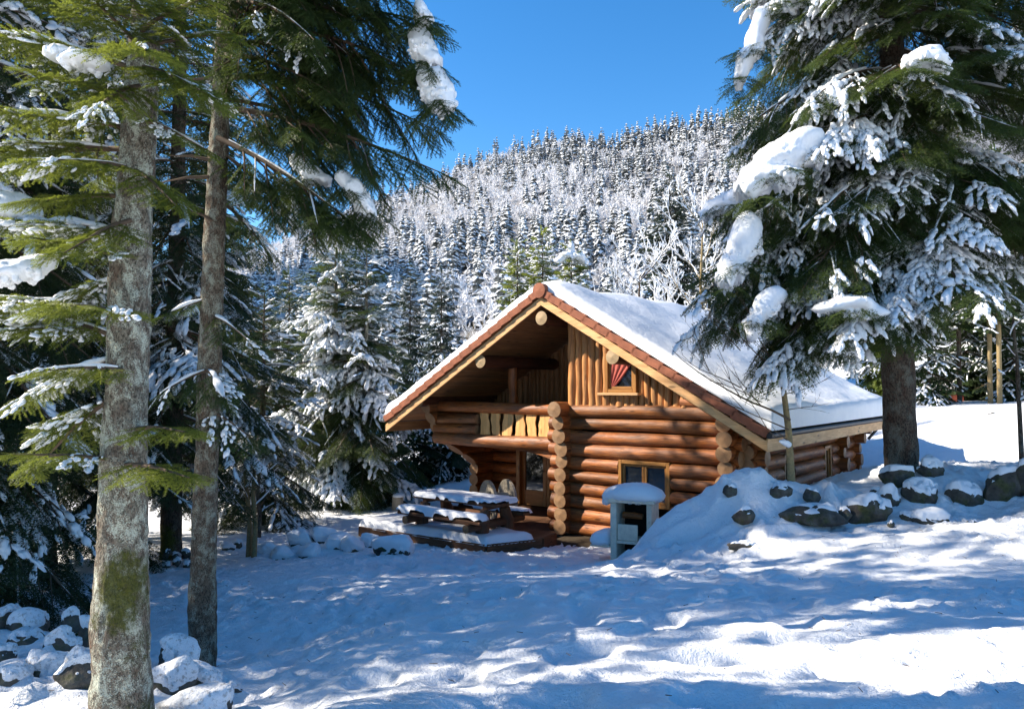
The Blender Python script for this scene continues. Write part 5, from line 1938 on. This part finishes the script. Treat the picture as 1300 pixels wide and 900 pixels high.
# three thin stems left of the clearing
for (px, py, Y, top, lb, mt) in [(315, 712, 14.6, 595, "pale crooked sapling stem, leftmost of three beside the snowy stones", BARK_YE), (322, 708, 14.5, 590, "pale straight sapling stem, middle of three beside the snowy stones", BARK_YE), (328, 682, 16.5, 600, "dark sapling stem, rightmost of three beside the snowy stones", BARK_DK)]:
    bb = np.array([*P(px, py, Y)[:2], P(px, py, Y)[2] - .1])
    h_ = P(px, top, Y)[2] - bb[2]
    root, limb, tb, sb = bare("sapling", bb, [(0, 0, -.1), (.02, 0, h_ * .4), (-.03, 0, h_ * .7), (-.10 if px == 315 else 0, 0, h_)], [.055, .045, .04, .025], 3, lb, "sapling", mt, .4, int(px))
    for k in range(5): limb((-.02, 0, h_ * (.45 + .12 * k)), (random.Random(px + k).uniform(-1, 1), random.Random(px * 3 + k).uniform(-1, .5), .6), .7, .012, 1)
    finish(root, tb, sb, BARK_TW)
# frosted bare trees behind the roof
for (px, Y, H, lb, mt, sd2, am) in [(812, 33, 8.2, "white frosted bare bush tree above the middle of the roof", BARK_TW, 71, 1.0), (893, 31, 10.3, "bare tree with an ochre stem and snowy limbs above the roof's right part", BARK_YE, 72, .95), (858, 34, 6.0, "low snow covered bare bush between two taller bare trees behind the roof", BARK_TW, 73, 1.0), (605, 50, 6.5, "reddish brown bare shrub behind the left slope of the roof", BARK_YE, 74, .25), (835, 38, 6.6, "thin bare bush half hidden by snow behind the ridge", BARK_TW, 75, 1.0)]:
    p = P(px, 480, Y)
    bb = np.array([p[0], p[1], .8])
    root, limb, tb, sb = bare("bare_tree", bb, [(0, 0, -.2), (.1, 0, H * .35), (-.05, .1, H * .65), (.05, 0, H * .9)], [.11, .09, .06, .025], 5, lb, "tree", mt, am, sd2)
    r_ = random.Random(sd2)
    for k in range(24):
        a = r_.uniform(0, 6.28); z = H * r_.uniform(.28, .88)
        limb((.05, 0, z), (math.cos(a), math.sin(a), r_.uniform(.3, 1.4)), H * r_.uniform(.16, .34), .026, 0)
    finish(root, tb, sb, mt)

# ------------------------------------------------------------------ the wood at the left beyond the picture, placed to shade the clearing
VV, TT, MM, SQ, b = [], [], [], [], 0
variants = []
for k in range(3):
    cfv = Conifer(90 + k, "lo", .75, .45)
    cfv.crown(1.6, 16, lambda t: 2.5 * (1 - t) ** .7 + .1, 5, .8, -.25, .5, .8, .55)
    variants.append(cfv.foliage())
WOOD = [(-11.5, 6.9, .66), (-10.8, 11.0, .92), (-12.6, 12.9, .98), (-9.8, 9.6, .72), (-10.5, 6.3, .52), (-13.5, 6.9, .55), (-14, 8.9, .68), (-12.5, 10.4, .74), (-15, 11.8, .8), (-18, 8.0, .78), (-19, 10.8, .9), (-22, 9.2, 1.0), (-21, 12.8, .9), (-17, 13.6, .7), (-16, -6, 1.1), (-24, -3, 1.2), (-11, -9, 1.0), (-5, -13, 1.1), (3, -14, 1.1), (-8.6, 5.5, .46), (-9.6, 6.9, .45)]
for i, (x, y, s) in enumerate(WOOD):
    V, tint = variants[i % 3]
    a = i * 1.7
    c, sn_ = math.cos(a) * s * .8, math.sin(a) * s * .8
    z0 = gz(x, y)
    W = np.stack([V[:, 0] * c - V[:, 1] * sn_ + x, V[:, 0] * sn_ + V[:, 1] * c + y, V[:, 2] * s + z0], 1)
    VV.append(W); TT.append(tint); MM.append(np.zeros(len(W) // 3, int)); b += len(W)
    ang = np.arange(8) * math.pi / 4
    for k in range(8):
        q0, q1 = ang[k], ang[(k + 1) % 8]
        r = .2 * s
        tri = [(x + math.cos(q0) * r, y + math.sin(q0) * r, z0 - .2), (x + math.cos(q1) * r, y + math.sin(q1) * r, z0 - .2), (x, y, z0 + 15.5 * s)]
        VV.append(np.array(tri)); TT.append(np.zeros(3)); MM.append(np.ones(1, int)); b += 3
V = np.concatenate(VV)
o = mesh_np("woods", V, np.arange(len(V)).reshape(-1, 3), None, [NEED_DARK, BARK_TW], np.concatenate(MM), False, {"tint": np.concatenate(TT)})
tag(o, "unseen dark spruce wood left of the clearing, placed to shade it", "wood", None, "stuff")

# ------------------------------------------------------------------ boulders with their snow
def ico(sub):
    bm = bmesh.new()
    bmesh.ops.create_icosphere(bm, subdivisions=sub, radius=1.0)
    bm.verts.ensure_lookup_table()
    V = np.array([v.co[:] for v in bm.verts]); T = np.array([[v.index for v in f.verts] for f in bm.faces])
    bm.free()
    return V, T


ICO = {s: ico(s) for s in (3, 4)}


def boulder(px, py, w, h, Y, cover, label, seed, group=None, thick=.10, deep=.8):
    """cover 0..1: how much of the stone the snow hides"""
    c = P(px, py, Y)
    c[2] -= .6 * thick * cover
    rw, rh = w / 2 / F * Y, h / 2 / F * Y
    V, T = ICO[4]
    rs = np.random.RandomState(seed)
    R3 = np.array([rw * 1.05, rw * deep, rh * 1.1])
    d = V + (np.stack([fbm(V * 1.1 + seed * 3.7, 91, 3), fbm(V * 1.1 + seed * 3.7, 92, 3), fbm(V * 1.1 + seed * 3.7, 93, 3)], 1) - .5) * .75
    # knock flat facets into it
    for k in range(12):
        n = rs.normal(size=3); n /= np.linalg.norm(n)
        lim = rs.uniform(.55, .88)
        t = d @ n
        d = d - n[None] * np.maximum(0, t - lim)[:, None] * .85
    S = d * R3
    S = S + V * ((fbm(S / max(rw, .05) * 4, seed, 3) - .5) * .10 * rw)[:, None]
    root = empty("boulder", c, 0, label, "boulder", group)
    mesh_np("stone", S, T, None, [ROCK], None, True, None, root)
    # smooth normals for the snow
    N = np.zeros_like(S)
    fn = np.cross(S[T[:, 1]] - S[T[:, 0]], S[T[:, 2]] - S[T[:, 0]])
    for k in range(3): np.add.at(N, T[:, k], fn)
    N /= np.linalg.norm(N, axis=1)[:, None] + 1e-9
    th = 1.0 - 1.9 * cover
    up = N[:, 2] * .6 + V[:, 2] * .5 + (fbm(V * 2.6 + seed, 95, 4) - .5) * 1.25
    t = sstep(th, th + .35, up)
    q = S + N * (np.where(t > 0.02, .016 * t, -.05 * max(rw, .1)))[:, None]
    q[:, 2] += t * thick * (.6 + .8 * fbm(V * 1.4 + seed, 96, 2))
    q[:, :2] *= 1 + .10 * t[:, None] * cover
    mesh_np("snow_cap", q, T, None, [SNOW_OLD_SHADE if group == LEFTW else SNOWF], None, True, None, root)
    return root


for i, (px, py, w, h, Y, cov, lb, gr, th) in enumerate(BL):
    boulder(px, py, w, h, Y, cov, lb, 500 + i, gr, th)
PILE = "loose stones heaped under the mossy trunk"
rp = random.Random(9)
for i in range(14):
    boulder(210 + rp.uniform(0, 34), 722 - rp.uniform(0, 22), rp.uniform(8, 14), rp.uniform(6, 10), 13.4 + rp.uniform(-.2, .2), rp.choice([.05, .2, .4]), "bare stone in the heap under the mossy trunk", 700 + i, PILE, .02)

# ------------------------------------------------------------------ low platform, table, reel, barbecue, post, hut
pf = empty("low_platform", cab(-1.5, -1.9), -TH, "low timber platform under a thick sheet of snow in front of the porch", "platform")
PL = np.array([(-3.35, -3.0), (.10, -2.75), (.62, -1.6), (.5, -.95), (-3.6, -.95)]) - np.array([-1.5, -1.9])
m = MB()
top = .20
n = len(PL)
m.poly([(x, y, top - .05) for x, y in PL], (0, 0, .05), .3)
for i in (0, 1, 2, 4):
    a, b_ = PL[i], PL[(i + 1) % n]
    d = (b_ - a) / np.linalg.norm(b_ - a); nn = np.array([d[1], -d[0]])
    L = np.linalg.norm(b_ - a)
    ang = math.atan2(d[1], d[0])
    c = (a + b_) / 2 + nn * .02
    ro = np.array([[math.cos(ang), -math.sin(ang), 0], [math.sin(ang), math.cos(ang), 0], [0, 0, 1]])
    m.box((c[0] - L / 2 + .01, c[1] - .03, -.18), (c[0] + L / 2 - .01, c[1] + .03, top - .004), .3 + .1 * i, 0, 0, ro, .008)
m.build("deck", TABLEW, pf)


def snow_slab(name, parent, outline, z, T, seed, edge=.10, res=.035, cut=None, over=.02):
    """a slab of snow on a flat outline (local x, y), rounded at the rim"""
    o = np.array(outline, float)
    lo, hi = o.min(0), o.max(0)
    nx = max(8, int((hi[0] - lo[0]) / res)); ny = max(8, int((hi[1] - lo[1]) / res))
    X, Y = np.meshgrid(np.linspace(lo[0] - .02, hi[0] + .02, nx), np.linspace(lo[1] - .02, hi[1] + .02, ny))
    p = np.stack([X.ravel(), Y.ravel()], 1)
    ins = np.full(len(p), 1e9)
    for i in range(len(o)):
        a, b_ = o[i], o[(i + 1) % len(o)]
        d = (b_ - a) / np.linalg.norm(b_ - a)
        nn = np.array([-d[1], d[0]])
        ins = np.minimum(ins, (p - a) @ nn + over)
    p3 = np.concatenate([p, np.zeros((len(p), 1))], 1)
    ins = ins + .04 * (fbm(p3 * 7, seed, 2) - .5)
    if cut is not None: ins = np.minimum(ins, cut(p))
    k = np.clip(ins / edge, 0, 1)
    prof = np.sqrt(np.clip(1 - (1 - k) ** 2, 0, 1))
    zt = z + prof * T * (.8 + .45 * fbm(p3 * 1.6, seed + 1, 3)) + prof * .02 * (fbm(p3 * 9, seed + 2, 2) - .5)
    zt = np.where(ins <= 0, z - .03, zt)
    V = np.stack([p[:, 0], p[:, 1], zt], 1)
    idx = np.arange(len(p)).reshape(X.shape)
    q = np.stack([idx[:-1, :-1], idx[:-1, 1:], idx[1:, 1:], idx[1:, :-1]], -1).reshape(-1, 4)
    q = q[(ins[q] > -.02).any(1)]
    # keep the rim tight to the outline
    return mesh_np(name, V, None, q, [SNOWF], None, True, None, parent)


ctr = np.array([-1.5, -1.9])
snow_slab("snow_cover", pf, [tuple(x) for x in PL], top, .15, 5, .12, .04,
          lambda p: np.minimum(np.hypot(p[:, 0] + ctr[0] - .25, p[:, 1] + ctr[1] + .75) - 1.05, (-1.02 - (p[:, 1] + ctr[1]))))

tb_ = empty("picnic_table", cab(-1.05, -2.1, .20), -TH, "rustic log picnic table with benches, its top and front bench under snow", "picnic table")
TL = 1.16
m = MB()
for k in range(4):
    m.box((-TL, -.36 + k * .185, .66), (TL, -.36 + k * .185 + .178, .725), rg.random(), 0, 0, None, .01)
m.box((-TL + .25, -.33, .59), (-TL + .37, .36, .655), .3, 1); m.box((TL - .37, -.33, .59), (TL - .25, .36, .655), .5, 1)
m.build("table_top", TABLEW, tb_)
snow_slab("snow_cover", tb_, [(-TL, -.36), (TL, -.36), (TL, .37), (-TL, .37)], .727, .075, 15, .06)
for sy in (-1, 1):
    m = MB()
    y0 = sy * .70
    m.box((-TL, y0 - .15, .38), (TL, y0 + .15, .445), rg.random(), 0, 0, None, .012)
    bo = m.build("bench", TABLEW, tb_)
    if sy < 0: snow_slab("snow_cover", bo, [(-TL, y0 - .15), (TL - .04, y0 - .15), (TL - .04, y0 + .15), (-TL, y0 + .15)], .447, .13, 17, .10)
    else: snow_slab("snow_cover", bo, [(-TL, y0 - .15), (TL, y0 - .15), (TL, y0 + .15), (-TL, y0 + .15)], .447, .06, 18, .06)
for sx in (-1, 1):
    m = MB()
    x = sx * (TL - .31)
    m.tube([(x, -.92 + i * .23, .29) for i in range(9)], [.085] * 9, 12, rg.random(), True, 0, .03, 3)
    m.build("cross_log", TABLEW, tb_)
    m = MB()
    m.tube([(x, -.42, .0), (x, -.40, .3), (x, -.30, .585)], [.15, .14, .11], 12, rg.random(), True, 0, .04, 5)
    m.tube([(x, .42, .0), (x, .40, .3), (x, .30, .585)], [.15, .14, .11], 12, rg.random(), True, 0, .04, 6)
    m.build("leg", TABLEW, tb_)
m = MB()
m.tube([(-TL + .3 + i * .28, 0, .17) for i in range(7)], [.07] * 7, 10, .6, True, 0, .03, 7)
m.build("stretcher", TABLEW, tb_)

# cable reel standing on its rims in the porch
rl = empty("cable_reel", (*P(632, 648, 17.6)[:2], .05), R(24), "big grey wooden cable reel standing upright behind the picnic table", "cable reel")


def disc(mb, x, r, t, n=40, holes=()):
    a = np.arange(n) * 2 * math.pi / n
    for (r0, r1) in ((.05, r),):
        V, Fc, uv = [], [], []
        for xx in (x - t / 2, x + t / 2):
            for rr in (r0, r1):
                V += [(xx, math.cos(q) * rr, .54 + math.sin(q) * rr) for q in a]
        for k in range(n):
            k2 = (k + 1) % n
            for f in ((k, k2, n + k2, n + k), (2 * n + k, 3 * n + k, 3 * n + k2, 2 * n + k2), (n + k, n + k2, 3 * n + k2, 3 * n + k), (k, 2 * n + k, 2 * n + k2, k2)):
                Fc.append(f)
                uv.append([(V[i][1], V[i][2]) for i in f])
        mb.add(V, Fc, uv, .5)


for x in (-.24, .24):
    m = MB()
    disc(m, x, .53, .055)
    m.build("flange", GREYW, rl)
m = MB()
m.tube([(-.22, 0, .54), (.22, 0, .54)], [.24, .24], 24, .4, False)
m.build("drum", GREYW, rl)
m = MB()
for a in (.6, 2.2, 3.8, 5.3):
    m.tube([(-.275, math.cos(a) * .33, .54 + math.sin(a) * .33), (-.262, math.cos(a) * .33, .54 + math.sin(a) * .33)], [.035, .035], 12)
m.build("bolt", IRON, rl)

# garden barbecue
bqx, bqy = P(806, 700, 13.4)[:2]
bqz = .16
bq = empty("barbecue", (bqx, bqy, bqz), R(-24), "pale concrete garden barbecue with a tall snow cap and a snowy side shelf", "barbecue")
m = MB()
m.box((-.36, -.30, -.2), (-.25, .32, 1.10), .5, 2, 0, None, .012)
m.build("side_wall", CONC, bq)
m = MB()
m.box((.27, -.24, -.2), (.36, .32, 1.10), .5, 2, 0, None, .012)
m.build("side_wall", CONC, bq)
m = MB()
m.box((-.245, .24, -.2), (.265, .31, 1.09), .5, 2)
m.build("rear_wall", SOOT, bq)
m = MB()
m.box((-.40, -.32, 1.105), (.42, .34, 1.165), .5, 0, 0, None, .01)
m.build("top_slab", CONC, bq)
m = MB()
m.box((-.248, -.28, .40), (.268, .235, .45), .5, 0)
m.box((-.74, -.26, .30), (-.365, .20, .345), .5, 0, 0, None, .01)
m.build("shelf", CONC, bq)
m = MB()
m.box((-.24, -.27, .452), (.12, -.235, .73), .5, 0, 0, None, .01)
m.build("fire_plate", CONC, bq)
m = MB()
m.tube([(-.2, -.05, .86), (.0, -.04, .86), (.16, -.05, .85)], [.055, .06, .05], 10, .8, True)
m.build("firewood", LOG, bq)
snow_clump(bq, [((-.20, 0, 1.22), (.30, .34, .16)), ((.10, 0, 1.24), (.34, .36, .19)), ((.32, .0, 1.20), (.20, .30, .12)), ((-.42, -.05, 1.17), (.13, .2, .12)), ((-.47, -.1, 1.06), (.08, .14, .09))], 41, "snow_cap", 5, .05, 0)
snow_clump(bq, [((-.62, -.05, .40), (.17, .26, .14)), ((-.48, -.02, .46), (.14, .24, .14)), ((-.52, .0, .36), (.2, .26, .06))], 42, "snow_cap", 4, .06, 0)

# bare strip of soil under the eave by the front wall
m = MB()
g, fcs = [], []
na, nb = 40, 10
for i in range(na + 1):
    for j in range(nb + 1):
        u = .3 + 3.9 * i / na
        v = -.05 - (.95 + .28 * math.sin(u * 2.1) + .15 * math.sin(u * 6.3)) * j / nb
        w_ = cab(u, v)
        g.append((w_[0], w_[1], gz(w_[0], w_[1]) + .10 - .14 * (j / nb) ** 2))
for i in range(na):
    for j in range(nb):
        a = i * (nb + 1) + j
        fcs.append((a, a + 1, a + nb + 2, a + nb + 1))
m.add(g, fcs, None, .5, 0, True)
o = m.build("bare_soil", DIRT)
tag(o, kind="structure")

# chopped stump by the spruce pair
c = P(505, 642, 21.0)
st = empty("tree_stump", (c[0], c[1], c[2]), .3, "short cut stump with snow on top beside the spruce pair", "stump")
m = MB(); m.tube([(0, 0, -.3), (0, 0, 0), (0, 0, .24)], [.18, .155, .15], 16, .5, True, 0, .05, 2)
m.build("stump_wood", GREYW, st)
snow_clump(st, [((0, 0, .27), (.16, .16, .07)), ((.08, .02, .28), (.12, .12, .06))], 44, "snow_cap", 3, .1, 0)

# reddish hut among the trees at right
c = P(1196, 512, 33)
ht = empty("wooden_hut", (c[0], c[1], gz(c[0], c[1]) - .35), -.5, "small dark red hut with snow on its roof among the trees at right", "hut")
m = MB(); m.box((-.8, -.6, -.3), (.8, .6, .85), .5, 0)
m.poly([(-.8, -.6, .85), (.8, -.6, .85), (0, -.6, 1.2)], (0, 1.2, 0), .4)
m.build("wall", HUT, ht)
m = MB()
for sgn in (-1, 1):
    m.poly([(0, -.75, 1.27), (sgn * .98, -.75, .84), (sgn * .98, -.75, .79), (0, -.75, 1.22)], (0, 1.5, 0), .4)
m.build("roof", HUT, ht)
snow_clump(ht, [((-.5, 0, 1.10), (.55, .8, .17)), ((.5, 0, 1.10), (.55, .8, .17)), ((0, 0, 1.3), (.45, .8, .16))], 46, "snow_cap", 4, .05, 0)

# needles and twig ends blown onto the snow under the trees
rt_ = random.Random(3)
m = MB()
for k in range(420):
    x = rt_.uniform(-5, 7.5); y = rt_.uniform(3.2, 11.5)
    if rt_.random() > .25 + .75 * (abs(x - 1) / 6): continue
    z = gz(x, y) + .03
    a = rt_.uniform(0, 6.28); L = rt_.uniform(.015, .06)
    m.tube([(x, y, z), (x + math.cos(a) * L, y + math.sin(a) * L, z + rt_.uniform(0, .015))], [.003, .002], 4, .5, False)
o = m.build("fallen_twigs", BARK_TW)
tag(o, "brown twig ends and needles scattered on the snow", "twigs", None, "stuff")
